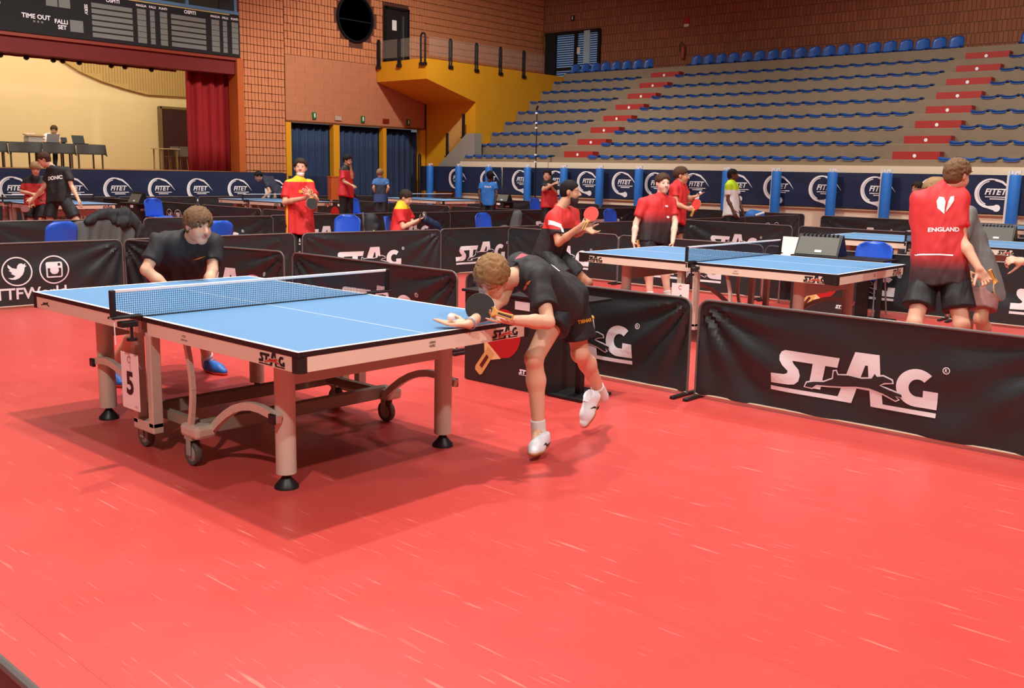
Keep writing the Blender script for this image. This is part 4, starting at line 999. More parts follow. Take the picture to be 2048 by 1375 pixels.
# ================================================================ people: bodies grown as one smooth surface from a distance field
class Field:
    def __init__(s, lo, hi, h):
        s.h = h; s.lo = np.array(lo, np.float32) - 3 * h
        s.n = [int(v) for v in np.ceil((np.array(hi) - s.lo) / h) + 4]
        s.F = np.full(s.n, 0.5, np.float32)
        s.ax = [s.lo[i] + h * np.arange(s.n[i], dtype=np.float32) for i in range(3)]
    def sub(s, lo, hi):
        a = [max(0, int((lo[i] - s.lo[i]) / s.h)) for i in range(3)]; b = [min(s.n[i], int((hi[i] - s.lo[i]) / s.h) + 2) for i in range(3)]
        if any(b[i] <= a[i] for i in range(3)): return None
        sl = tuple(slice(a[i], b[i]) for i in range(3))
        return sl, s.ax[0][sl[0]][:, None, None], s.ax[1][sl[1]][None, :, None], s.ax[2][sl[2]][None, None, :]
    def _mix(s, sl, d, k, sub):
        A = s.F[sl]
        if sub:
            d = -d
            if k > 0:
                hh = np.clip(0.5 - 0.5 * (A - d) / k, 0, 1); s.F[sl] = A + (d - A) * hh + k * hh * (1 - hh)
            else: s.F[sl] = np.maximum(A, d)
        elif k > 0:
            hh = np.clip(0.5 + 0.5 * (A - d) / k, 0, 1); s.F[sl] = A + (d - A) * hh - k * hh * (1 - hh)
        else: s.F[sl] = np.minimum(A, d)
    def cone(s, a, b, ra, rb, k=0.02, cut=None, sub=False):
        """tapered capsule; cut='b' ends it flat at b, 'ab' at both"""
        a = np.asarray(a, np.float32); b = np.asarray(b, np.float32); R = max(ra, rb) + k + 2.5 * s.h
        q = s.sub(np.minimum(a, b) - R, np.maximum(a, b) + R)
        if q is None: return
        sl, X, Y, Z = q; ab = b - a; L2 = float(ab @ ab) + 1e-9
        tt = ((X - a[0]) * ab[0] + (Y - a[1]) * ab[1] + (Z - a[2]) * ab[2]) / L2; t = np.clip(tt, 0, 1)
        d = np.sqrt((X - a[0] - t * ab[0]) ** 2 + (Y - a[1] - t * ab[1]) ** 2 + (Z - a[2] - t * ab[2]) ** 2) - (ra + (rb - ra) * t)
        L = math.sqrt(L2)
        if cut and 'b' in cut: d = np.maximum(d, (tt - 1) * L)
        if cut and 'a' in cut: d = np.maximum(d, -tt * L)
        s._mix(sl, d, k, sub)
    def ell(s, c, R, rad, k=0.02, sub=False):
        """ellipsoid with axes rows of R"""
        c = np.asarray(c, np.float32); m = max(rad) + k + 2.5 * s.h; q = s.sub(c - m, c + m)
        if q is None: return
        sl, X, Y, Z = q; X = X - c[0]; Y = Y - c[1]; Z = Z - c[2]
        k0 = 0; k1 = 0
        for i in range(3):
            p = X * R[i][0] + Y * R[i][1] + Z * R[i][2]; k0 = k0 + (p / rad[i]) ** 2; k1 = k1 + (p / rad[i] ** 2) ** 2
        k0 = np.sqrt(k0); k1 = np.sqrt(k1) + 1e-6
        s._mix(sl, k0 * (k0 - 1) / k1, k, sub)
    def plane(s, o, n):
        """keep the side where (p-o).n < 0"""
        o = np.asarray(o, np.float32); n = np.asarray(n, np.float32)
        d = (s.ax[0][:, None, None] - o[0]) * n[0] + (s.ax[1][None, :, None] - o[1]) * n[1] + (s.ax[2][None, None, :] - o[2]) * n[2]
        s.F = np.maximum(s.F, d)
    def wrinkle(s, amp, freq, seed, stretch=(1, 1, 0.45), lim=0.05):
        ix = np.where(np.abs(s.F) < lim)
        if len(ix[0]) == 0: return
        P = np.stack([s.ax[i][ix[i]] for i in range(3)], 1).astype(np.float64) * np.array(stretch)
        rr = np.random.RandomState(seed); v = np.zeros(len(P))
        for o in range(5):
            a = rr.normal(size=3); a /= np.linalg.norm(a); b = rr.normal(size=3); b /= np.linalg.norm(b); f = freq * (1 + 0.45 * o)
            v += np.sin(P @ a * f + rr.uniform(0, 6) + 1.4 * np.sin(P @ b * f * 0.6 + rr.uniform(0, 6))) / (1 + 0.5 * o)
        s.F[ix] += (amp * v / 2).astype(np.float32)
    def mesh(s):
        F = s.F; ins = F < 0
        nx, ny, nz = F.shape
        c = np.zeros((nx - 1, ny - 1, nz - 1), np.uint8)
        offs = [(i, j, k) for i in (0, 1) for j in (0, 1) for k in (0, 1)]
        for (i, j, k) in offs: c += ins[i:nx - 1 + i, j:ny - 1 + j, k:nz - 1 + k]
        act = np.argwhere((c > 0) & (c < 8))
        if len(act) == 0: return np.zeros((0, 3)), np.zeros((0, 4), int)
        idx = np.full(c.shape, -1, np.int32); idx[act[:, 0], act[:, 1], act[:, 2]] = np.arange(len(act))
        V = {o: F[act[:, 0] + o[0], act[:, 1] + o[1], act[:, 2] + o[2]] for o in offs}
        acc = np.zeros((len(act), 3)); cnt = np.zeros(len(act))
        for o in offs:
            for d in range(3):
                if o[d]: continue
                p = list(o); p[d] = 1; p = tuple(p); f0 = V[o]; f1 = V[p]; m = (f0 < 0) != (f1 < 0)
                t = f0[m] / (f0[m] - f1[m]); q = np.tile(np.array(o, float), (m.sum(), 1)); q[:, d] += t
                acc[m] += q; cnt[m] += 1
        P = (act + acc / cnt[:, None]) * s.h + s.lo
        faces = []
        for d in range(3):
            a = [slice(None)] * 3; b = [slice(None)] * 3; a[d] = slice(0, -1); b[d] = slice(1, None)
            e = np.argwhere(ins[tuple(a)] != ins[tuple(b)])
            u, v = (d + 1) % 3, (d + 2) % 3
            ok = (e[:, u] > 0) & (e[:, v] > 0) & (e[:, u] < idx.shape[u]) & (e[:, v] < idx.shape[v]); e = e[ok]
            def g(du, dv):
                q = e.copy(); q[:, u] += du; q[:, v] += dv; return idx[q[:, 0], q[:, 1], q[:, 2]]
            quad = np.stack([g(-1, -1), g(0, -1), g(0, 0), g(-1, 0)], 1)
            fl_ = ins[e[:, 0], e[:, 1], e[:, 2]]
            quad[~fl_] = quad[~fl_][:, ::-1]
            faces.append(quad)
        Q = np.concatenate(faces); Q = Q[(Q >= 0).all(1)]
        return P, Q

def np_mesh(name, P, Q, m, parent):
    """mesh object from arrays, coordinates relative to its parent"""
    base = np.array(parent.location) if parent is not None else np.zeros(3)
    if parent is not None and parent.parent is not None: base = base + np.array(parent.parent.location)
    me = bpy.data.meshes.new(name); n = len(P)
    me.vertices.add(n); me.vertices.foreach_set('co', (P - base).astype(np.float32).ravel())
    me.loops.add(len(Q) * 4); me.loops.foreach_set('vertex_index', Q.astype(np.int32).ravel())
    me.polygons.add(len(Q)); me.polygons.foreach_set('loop_start', np.arange(0, len(Q) * 4, 4, dtype=np.int32)); me.polygons.foreach_set('loop_total', np.full(len(Q), 4, np.int32))
    me.polygons.foreach_set('use_smooth', np.ones(len(Q), bool))
    for q in (m if isinstance(m, list) else [m]): me.materials.append(q)
    me.update(calc_edges=True); me.validate()
    return link(name, me, parent)

def V3(*a): return np.array(a, float)
def un(v): v = np.asarray(v, float); return v / (np.linalg.norm(v) + 1e-9)

M_eye = mat('eye_white', (196, 188, 182), 0.4); M_iris = mat('iris', (60, 50, 44), 0.2); M_lip = {}
def skin_mat(name, rgb):
    m = mat('skin_' + name, rgb, 0.5, spec=0.35, var=0.06, vscale=14)
    b = m.node_tree.nodes['Principled BSDF']; b.inputs['Subsurface Weight'].default_value = 0.12; b.inputs['Subsurface Radius'].default_value = (0.02, 0.008, 0.004); b.inputs['Subsurface Scale'].default_value = 0.5
    return m
M_sole = mat('shoe_sole', (225, 220, 210), 0.6); M_gum = mat('gum_sole', (176, 120, 70), 0.6); M_sock = mat('sock_white', (215, 210, 205), 0.8)

def hand_prims(f, wr, d, n, s, curl, thumb=0.6, spread=0.10, right=True, rmin=0.0085):
    """palm and five fingers: d wrist->fingers, n palm normal (the way the palm looks)"""
    d = un(d); n = un(n - d * (n @ d)); x = np.cross(d, n) * (1 if right else -1)     # x: toward the thumb side
    R = lambda r: max(r * s, rmin)
    k0 = 0.012 * s
    for o in (-0.026, -0.009, 0.009, 0.026): f.cone(wr + d * 0.012 * s + x * o * 0.7 * s, wr + d * 0.085 * s + x * o * s, R(0.0125), R(0.0105), k0)
    f.cone(wr + x * 0.018 * s + d * 0.02 * s, wr + d * 0.055 * s + x * 0.03 * s + n * 0.008 * s, R(0.014), R(0.012), k0)
    L = [(0.030, 0.034, 0.023, 0.018), (0.010, 0.040, 0.026, 0.020), (-0.010, 0.036, 0.024, 0.019), (-0.029, 0.028, 0.019, 0.016)]
    for i, (ox, a, b, c) in enumerate(L):
        p = wr + d * 0.086 * s + x * ox * s; ang = 0.0
        dd = un(d + x * (ox / 0.03) * spread); cu = curl[i + 1]
        for j, l in enumerate((a, b, c)):
            ang += cu * (0.75, 1.0, 0.8)[j]
            q = p + (dd * math.cos(ang) + n * math.sin(ang)) * l * 1.1 * s
            f.cone(p, q, R(0.0088 - 0.0008 * j), R(0.008 - 0.0009 * j), 0.004 * s); p = q
    p = wr + d * 0.03 * s + x * 0.03 * s + n * 0.006 * s; td = un(x * (0.9 - 0.5 * curl[0]) + d * thumb + n * (0.25 + 0.6 * curl[0]))
    for j, l in enumerate((0.042, 0.032, 0.026)):
        q = p + td * l * s; f.cone(p, q, R(0.0115 - 0.001 * j), R(0.0105 - 0.0012 * j), 0.006 * s); p = q; td = un(td + d * 0.22 + n * 0.25 * curl[0])

def person(label, J, skin, shirt, shorts, hair, look, up=(0, 0, 1), h=0.012, s=1.0, style='short', hands=None, sleeve=0.62, leg=0.62, shoes=None, hem=0.10, face=True, group=None, sock=True, beard=None, mask=None, fat=1.0, sole=None, seed=1, shortcut=None, hs=1.0, lowbody=True, shoes_dir=None, shoes_dn=None, laces=None, sweep=0.35, eyes=True, legs=None):
    """J: joints in metres. hands: {'l': (dir, palm, curl list), 'r': ...}"""
    J = {k_: np.array(v, float) for k_, v in J.items()}
    ms = (J['shl'] + J['shr']) / 2; mh = (J['hil'] + J['hir']) / 2; sp = un(ms - mh); hc = J['head']
    f_ = un(look); u_ = un(np.array(up, float) - f_ * (np.array(up, float) @ f_)); r_ = np.cross(f_, u_); HR = np.array([r_, f_, u_])
    foot_z = 0.0
    base = V3(mh[0], mh[1], foot_z)
    root = thing('person', label, 'person', tuple(base), 0, group)
    allp = np.array(list(J.values())); lo = allp.min(0) - 0.2; hi = allp.max(0) + 0.2
    for kk in ('shl', 'shr', 'hil', 'hir'): pass
    # ---------------- body
    B = Field(lo, hi, h); S_ = s
    hd = lambda x, y, z: hc + (r_ * x + f_ * y + u_ * z) * hs
    B.ell(hd(0, -0.012, 0.035), HR, (0.076 * hs, 0.094 * hs, 0.086 * hs), 0)
    B.ell(hd(0, 0.022, -0.035), HR, (0.061 * hs, 0.066 * hs, 0.080 * hs), 0.03 * hs)
    B.ell(hd(0, 0.052, -0.098), HR, (0.030 * hs, 0.026 * hs, 0.022 * hs), 0.03 * hs)
    for sx in (-1, 1):
        B.ell(hd(sx * 0.036, 0.05, -0.035), HR, (0.026 * hs, 0.03 * hs, 0.034 * hs), 0.02 * hs)
        if face:
            B.ell(hd(sx * 0.033, 0.098, 0.008), HR, (0.021 * hs, 0.016 * hs, 0.012 * hs), 0.012 * hs, sub=True)
            B.cone(hd(sx * 0.012, 0.083, 0.027), hd(sx * 0.05, 0.068, 0.027), 0.009 * hs, 0.007 * hs, 0.012 * hs)
        B.ell(hd(sx * 0.078, -0.012, -0.005), HR, (0.010 * hs, 0.02 * hs, 0.031 * hs), 0.006 * hs)
    B.cone(hd(0, 0.082, 0.014), hd(0, 0.108, -0.030), 0.009 * hs, 0.0135 * hs, 0.012 * hs)
    if face:
        for sx in (-1, 1): B.ell(hd(sx * 0.012, 0.098, -0.034), HR, (0.009 * hs, 0.01 * hs, 0.007 * hs), 0.006 * hs)
        B.ell(hd(0, 0.083, -0.058), HR, (0.022 * hs, 0.009 * hs, 0.006 * hs), 0.006 * hs); B.ell(hd(0, 0.082, -0.069), HR, (0.019 * hs, 0.009 * hs, 0.0065 * hs), 0.006 * hs)
    nb = J['neck'] if 'neck' in J else ms + sp * 0.05
    B.cone(nb - sp * 0.02, hd(0, -0.022, -0.05), 0.058 * s, 0.054 * hs, 0.03)
    B.cone(ms - sp * 0.04, mh, 0.075 * s, 0.075 * s, 0.03)
    for e in 'lr':
        B.cone(nb - sp * 0.02, J['sh' + e], 0.045 * s, 0.042 * s, 0.02)
        lat = J['hi' + e] - mh
        B.cone(ms + (J['sh' + e] - ms) * 0.5 - sp * 0.05, mh + lat * 0.7, 0.075 * s, 0.07 * s, 0.04)
        B.cone(J['sh' + e], J['el' + e], 0.050 * s, 0.037 * s, 0.02)
        ae = J['wr' + e] - J['el' + e]; B.cone(J['el' + e], J['el' + e] + ae * 0.35, 0.037 * s, 0.039 * s, 0.015); B.cone(J['el' + e] + ae * 0.35, J['wr' + e], 0.039 * s, 0.0265 * s, 0.02)
        if lowbody:
            B.cone(J['hi' + e], J['kn' + e], 0.080 * s, 0.054 * s, 0.03)
            lg_ = J['an' + e] - J['kn' + e]; fd0 = J['toe' + e] - J['an' + e]; bk = -un(fd0 - un(lg_) * (fd0 @ un(lg_)))
            B.cone(J['kn' + e], J['kn' + e] + lg_ * 0.32 + bk * 0.014, 0.052 * s, 0.054 * s, 0.02); B.cone(J['kn' + e] + lg_ * 0.32 + bk * 0.014, J['an' + e], 0.054 * s, 0.035 * s, 0.03)
            B.ell(J['kn' + e] - bk * 0.02, np.eye(3), (0.04 * s, 0.04 * s, 0.045 * s), 0.03)
            B.cone(J['an' + e], J['an' + e] + fd0 * 0.4, 0.032 * s, 0.026 * s, 0.02)
        hh = (hands or {}).get(e); fd = un(J['wr' + e] - J['el' + e])
        if hh is None: hh = (fd, un(mh - J['wr' + e] + 1e-3), [0.4, 0.35, 0.4, 0.45, 0.5])
        hand_prims(B, J['wr' + e] - un(hh[0]) * 0.004, np.array(hh[0], float), np.array(hh[1], float), s * (1.0 if len(hh) < 4 else hh[3]), hh[2], right=(e == 'r'), rmin=0.62 * h)
    P, Q = B.mesh()
    body = np_mesh('body', P, Q, [skin, mat('lip', (190, 116, 102), 0.5)], root)
    if face and eyes and h <= 0.0125:
        cen = P[Q].mean(1); lc = hd(0, 0.09, -0.0635); q = (cen - lc) @ HR.T / (np.array([0.025, 0.02, 0.0135]) * hs)
        mi = ((q ** 2).sum(1) < 1).astype(np.int32); (h < 0.0105) and body.data.polygons.foreach_set('material_index', mi)
        for sx in (-1, 1):
            c = hd(sx * 0.032, 0.0695, 0.006)
            e_ = MB(); e_.lathe([(0.0122 * hs * math.sin(a), -0.0122 * hs * math.cos(a)) for a in np.linspace(0, math.pi, 8)], n=12)
            R4 = Matrix((r_, u_, f_)).transposed()
            e_.v = [tuple(R4 @ Vector(v) + Vector(c - base)) for v in e_.v]; eo = e_.build('eye', M_eye, root, smooth=True)
            g_ = MB(); g_.lathe([(0.0, 0.0126 * hs), (0.0045 * hs, 0.0121 * hs), (0.0066 * hs, 0.0108 * hs)], n=12); g_.v = [tuple(R4 @ Vector(v) + Vector(c - base)) for v in g_.v]; g_.build('iris', M_iris, eo)
    # ---------------- hair
    hl, hh_ = hc - 0.2 * hs, hc + 0.2 * hs; hres = min(h, 0.0058) if style in ('mop', 'curly') else min(h, 0.012)
    H = Field(hl, hh_, hres); th = {'buzz': 0.007, 'short': 0.005, 'mop': 0.010, 'curly': 0.012}[style]
    th = max(th, hres * 0.9)
    H.ell(hd(0, -0.014, 0.037), HR, ((0.077 + th * 0.8) * hs, (0.094 + th) * hs, (0.086 + th) * hs), 0)
    if style != 'short': H.ell(hd(0, -0.045, -0.01), HR, ((0.068 + th * 0.6) * hs, (0.06 + th) * hs, (0.07) * hs), 0.02 * hs)
    H.plane(hd(0, 0.088, {'mop': 0.055, 'short': 0.082}.get(style, 0.072)), -(f_ * -0.735 + u_ * 0.678))
    H.plane(hd(0, 0, -0.05 if style == 'short' else -0.07), -u_)
    for sx in (-1, 1): H.ell(hd(sx * 0.082, 0.0, -0.012), HR, (0.03 * hs, 0.03 * hs, 0.042 * hs), 0.005, sub=True)
    if style in ('mop', 'curly', 'short'):
        rr = np.random.RandomState(seed); N = {'mop': 420, 'curly': 380, 'short': 200}[style]
        for i in range(N):
            zz = 1 - (i + 0.5) / N * 1.45; ph = i * 2.399963; rad = math.sqrt(max(0, 1 - zz * zz))
            nrm = V3(rad * math.cos(ph), rad * math.sin(ph), zz)
            pt = V3(0.080 * nrm[0], -0.014 + 0.098 * nrm[1], 0.037 + 0.090 * nrm[2])
            lim = 0.01 + 0.9 * max(0, pt[1])
            if pt[2] < max(-0.05 if style != 'short' else -0.02, (pt[1] + 0.02) * 0.85 - 0.012): continue
            if abs(pt[0]) > 0.056 and pt[2] < 0.034 and -0.045 < pt[1] < 0.06: continue
            w0 = max({'mop': 0.0062, 'curly': 0.0075, 'short': 0.0068}[style], hres * 0.95) * rr.uniform(0.8, 1.2)
            if style == 'curly':
                fl_ = un(np.cross(nrm, rr.normal(size=3)) + nrm * 0.25); fl_ = un(fl_ - nrm * (fl_ @ nrm) * 0.9 + nrm * 0.14)
                ln = 0.03 * rr.uniform(0.7, 1.25); p = pt + nrm * 0.008; q1 = p + fl_ * ln * 0.55; q2 = q1 + un(fl_ - nrm * 0.35 + rr.normal(size=3) * 0.12) * ln * 0.55
                H.cone(hd(*p), hd(*q1), w0 * hs, w0 * 0.85 * hs, 0.004); H.cone(hd(*q1), hd(*q2), w0 * 0.85 * hs, max(0.004, hres * 0.55) * hs, 0.004)
            else:
                # locks combed from the crown along the scalp
                ec = V3(0, -0.014, 0.037); er = V3(0.080, 0.098, 0.090); step = (0.026 if style == 'mop' else 0.013) * rr.uniform(0.75, 1.25)
                fl_ = un(V3(nrm[0] * 0.9 + sweep * max(0.0, nrm[1] + 0.4), nrm[1] + 0.3, -0.45) + rr.normal(size=3) * 0.14)
                p = pt + nrm * 0.006
                for k_ in range(3):
                    n_ = un((p - ec) / er ** 2); fl_ = un(fl_ - n_ * (fl_ @ n_)); q1 = p + fl_ * step; v_ = (q1 - ec) / er
                    q1 = ec + (q1 - ec) / np.linalg.norm(v_) * ((1.10 if style == 'mop' else 1.05) + rr.uniform(0.0, 0.10 if style == 'mop' else 0.06))
                    H.cone(hd(*p), hd(*q1), w0 * (1 - 0.2 * k_) * hs, w0 * (0.8 - 0.22 * k_) * hs, 0.002); p = q1
    else: H.wrinkle(0.003, 110, seed, (1, 1, 1))
    if face:
        for sx in (-1, 1): H.cone(hd(sx * 0.016, 0.089, 0.031), hd(sx * 0.05, 0.074, 0.034), max(0.0042, hres * 0.5) * hs, max(0.003, hres * 0.4) * hs, 0)
    P, Q = H.mesh(); np_mesh('hair', P, Q, hair, root)
    if beard:
        H = Field(hl, hh_, h); H.ell(hd(0, 0.022, -0.043), HR, (0.064 * hs, 0.069 * hs, 0.083 * hs), 0); H.ell(hd(0, 0.053, -0.1), HR, (0.034 * hs, 0.031 * hs, 0.026 * hs), 0.03)
        H.plane(hd(0, 0.0, -0.047), u_); H.plane(hd(0, -0.0, 0), -f_); H.ell(hd(0, 0.1, -0.045), HR, (0.03 * hs, 0.05 * hs, 0.024 * hs), 0.004, sub=True)
        H.cone(hd(-0.022, 0.088, -0.05), hd(0.022, 0.088, -0.05), 0.006, 0.006, 0.004)
        P, Q = H.mesh(); np_mesh('beard', P, Q, beard, root)
    if mask:
        H = Field(hl, hh_, h); o_ = -0.045 if mask == 'chin' else 0.0
        H.ell(hd(0, 0.026, -0.04), HR, (0.066 * hs, 0.072 * hs, 0.084 * hs), 0); H.ell(hd(0, 0.053, -0.1), HR, (0.036 * hs, 0.034 * hs, 0.03 * hs), 0.03)
        H.plane(hd(0, 0.0, -0.03 + o_), u_); H.plane(hd(0, 0.0, 0), -f_); H.plane(hd(0, 0.03, -0.115 + o_ * 0.3), -u_)
        P, Q = H.mesh(); np_mesh('face_mask', P, Q, M_white if mask == 'chin' else M_blackmat, root)
    # ---------------- shirt
    T = Field(np.minimum(allp.min(0), hc) - 0.2, allp.max(0) + 0.22, h)
    hemp = mh - sp * hem; ch = 0.112 * s * fat
    latv = J['shr'] - J['shl']; fwd = un(np.cross(un(latv), sp)) * -1
    T.cone(ms - sp * 0.04, hemp, ch * 0.98, ch * 1.14, 0)
    for e in 'lr':
        sh = J['sh' + e]; lat = J['hi' + e] - mh
        T.cone(ms + (sh - ms) * 0.52 - sp * 0.06, hemp + lat * 0.95, ch * 0.98, ch * 1.14, 0.05)
        T.cone(nb - sp * 0.02, sh, 0.066 * s, 0.066 * s, 0.05)
        ua = J['el' + e] - sh; T.cone(sh, sh + ua * sleeve, 0.066 * s, 0.070 * s, 0.03, cut='b')
    T.cone(ms, nb + sp * 0.012, 0.078 * s, 0.068 * s, 0.03)
    T.plane(hemp, -sp)
    T.cone(nb + sp * 0.035, hd(0, -0.01, -0.05), 0.052 * s, 0.062 * s, 0.006, sub=True)
    T.wrinkle(0.011 * s, 17, seed + 5); T.wrinkle(0.006 * s, 42, seed + 9)
    # re-open sleeves flat after the folds
    P, Q = T.mesh(); sh_o = np_mesh('shirt', P, Q, shirt, root)
    # ---------------- shorts or trousers
    if lowbody and shorts:
        T = Field(np.minimum(J['anl'], np.minimum(J['anr'], mh)) - 0.25, np.maximum(mh + sp * 0.2, np.maximum(J['knl'], J['knr'])) + 0.25, h)
        T.cone(mh + sp * 0.08, mh, 0.095 * s * fat, 0.108 * s * fat, 0)
        for e in 'lr':
            lat = J['hi' + e] - mh
            T.cone(mh + sp * 0.08 + lat * 0.7, J['hi' + e], 0.09 * s * fat, 0.104 * s * fat, 0.03)
            th_ = J['kn' + e] - J['hi' + e]; lf = legs.get(e, leg) if legs else leg
            if lf <= 1.0: T.cone(J['hi' + e], J['hi' + e] + th_ * lf, 0.102 * s * fat, 0.112 * s * fat, 0.02, cut='b')
            else:
                T.cone(J['hi' + e], J['kn' + e], 0.10 * s * fat, 0.075 * s, 0.03); T.cone(J['kn' + e], J['an' + e], 0.075 * s, 0.055 * s, 0.02)
        T.wrinkle(0.010 * s, 18, seed + 3); T.wrinkle(0.005 * s, 45, seed + 13)
        P, Q = T.mesh(); np_mesh('shorts' if leg <= 1 else 'trousers', P, Q, shorts, root)
    # ---------------- socks and shoes
    if lowbody and shoes:
        for e in 'lr':
            toe = J['toe' + e]; an = J['an' + e]
            if shoes_dir and e in shoes_dir: fd = un(shoes_dir[e])
            else: fd = toe - an; fd[2] = 0; fd = un(fd)
            dn = -(an - toe)
            if shoes_dn and e in shoes_dn: dn = np.array(shoes_dn[e], float)
            dn = dn - fd * (dn @ fd); dn = un(dn)
            heel = toe - fd * 0.265 * s; up_ = -dn
            if sock:
                K = Field(np.minimum(an, an) - 0.2, an + 0.2, min(h, 0.012)); lgd = un(J['kn' + e] - an)
                K.cone(an - lgd * 0.05, an + lgd * 0.055, 0.046 * s, 0.045 * s, 0, cut='b'); P, Q = K.mesh(); np_mesh('sock', P, Q, M_sock, root)
            def shoe(F_, off):
                F_.cone(heel + fd * 0.042 * s + up_ * 0.035 * s, heel + fd * 0.17 * s + up_ * 0.03 * s, 0.036 * s + off, 0.042 * s + off, 0)
                F_.cone(heel + fd * 0.17 * s + up_ * 0.026 * s, toe - fd * 0.035 * s + up_ * 0.022 * s, 0.043 * s + off, 0.031 * s + off, 0.03)
                F_.cone(heel + fd * 0.05 * s + up_ * 0.04 * s, heel + fd * 0.06 * s + up_ * 0.088 * s, 0.037 * s + off, 0.039 * s + off, 0.02)
                F_.cone(heel + fd * 0.065 * s + up_ * 0.07 * s, heel + fd * 0.18 * s + up_ * 0.042 * s, 0.042 * s + off, 0.036 * s + off, 0.02)
            K = Field(np.minimum(heel, toe) - 0.17, np.maximum(heel, toe) + 0.17, min(h, 0.01)); shoe(K, 0.0); K.plane(heel + up_ * 0.012, dn); K.plane(heel + up_ * 0.098 * s, up_)
            P, Q = K.mesh(); so_ = np_mesh('shoe', P, Q, shoes, root)
            K = Field(np.minimum(heel, toe) - 0.12, np.maximum(heel, toe) + 0.12, min(h, 0.008)); shoe(K, 0.003); K.plane(heel, dn); K.plane(heel + up_ * 0.022 * s, up_)
            P, Q = K.mesh(); base_c = so_
            so2 = np_mesh('sole', P, Q, sole or M_sole, root); so2.parent = so_
            if h < 0.01:
                lc = MB(); sd = np.cross(fd, up_)
                for q_ in range(4):
                    c_ = heel + fd * (0.11 + 0.024 * q_) * s + up_ * (0.103 - 0.012 * q_) * s
                    lc.tube([tuple(c_ - sd * 0.022 - up_ * 0.008 - base), tuple(c_ - base), tuple(c_ + sd * 0.022 - up_ * 0.008 - base)], 0.0032, 6)
                lo_ = lc.build('lace', laces or M_white, root); lo_.parent = so_
    root['_s'] = 0; del root['_s']
    return root, sh_o

def project(sh, target, o, n, upv, m, name='print', off=0.004, base=None):
    """lay a flat mark onto a garment: o centre, n outward normal"""
    me = target.data; base = Vector((base or target.parent).location)
    bvh = BVHTree.FromPolygons([v.co + base for v in me.vertices], [tuple(p.vertices) for p in me.polygons])
    sh = refine(sh, 0.022)
    n = Vector(un(n)); u = Vector(upv); u = (u - n * u.dot(n)).normalized(); r = u.cross(n); o = Vector(o)
    vs = []; last = None
    for (a, b) in sh[0]:
        st_ = o + r * a + u * b + n * 0.25; hit = bvh.ray_cast(st_, -n, 0.6)[0]
        if hit is None: hit = o + r * a + u * b
        vs.append(tuple(hit + n * off - base))
    return link(name, mesh_data(name, vs, sh[1], m), target.parent)

# ---- bats and balls
M_bladewood = mat('blade_wood', (214, 170, 112), 0.5, var=0.1, vscale=20)
def bat(label, c, n, hd_, col, edge=M_bladewood, back=None):
    """c blade centre, n face normal, hd_ direction from blade to handle end"""
    n = Vector(un(n)); y = Vector(un(hd_)); y = (y - n * y.dot(n)).normalized(); x = y.cross(n)
    t = thing('tennis_bat', label, 'bat', tuple(c)); base = Vector(c)
    out = [(0.075 * math.sin(a), -0.078 * math.cos(a)) for a in [2 * math.pi * i / 40 for i in range(40)]]
    def P(k): return lambda a, b: tuple(x * a + y * b + n * k)
    MB().prism([(a * 1.015, b * 1.015) for a, b in out], P(-0.003), P(0.003)).build('blade', edge, t)
    cut = [(a, min(b, 0.068)) for a, b in out]
    MB().prism(cut, P(0.003), P(0.0065)).build('rubber', col, t); MB().prism(cut, P(-0.0065), P(-0.003)).build('rubber', back or col, t)
    MB().prism([(-0.03, 0.066), (0.03, 0.066), (0.0145, 0.09), (0.0135, 0.13), (0.017, 0.18), (-0.017, 0.18), (-0.0135, 0.13), (-0.0145, 0.09)], P(-0.0115), P(0.0115)).build('handle', mat('handle_wood', (216, 166, 84), 0.45, var=0.15, vscale=30), t, bevel=0.004)
    MB().prism([(-0.005, 0.1), (0.005, 0.1), (0.006, 0.175), (-0.006, 0.175)], P(-0.0122), P(0.0122)).build('handle_inlay', mat('inlay_dark', (70, 40, 30), 0.5), t)
    return t
def ball(label, c):
    b = MB().lathe([(0.02 * math.sin(a), -0.02 * math.cos(a)) for a in np.linspace(0, math.pi, 12)], n=20).build('tennis_ball', mat('ball_white', (245, 243, 236), 0.4), smooth=True)
    b.location = c; tag(b, label, 'ball'); return b
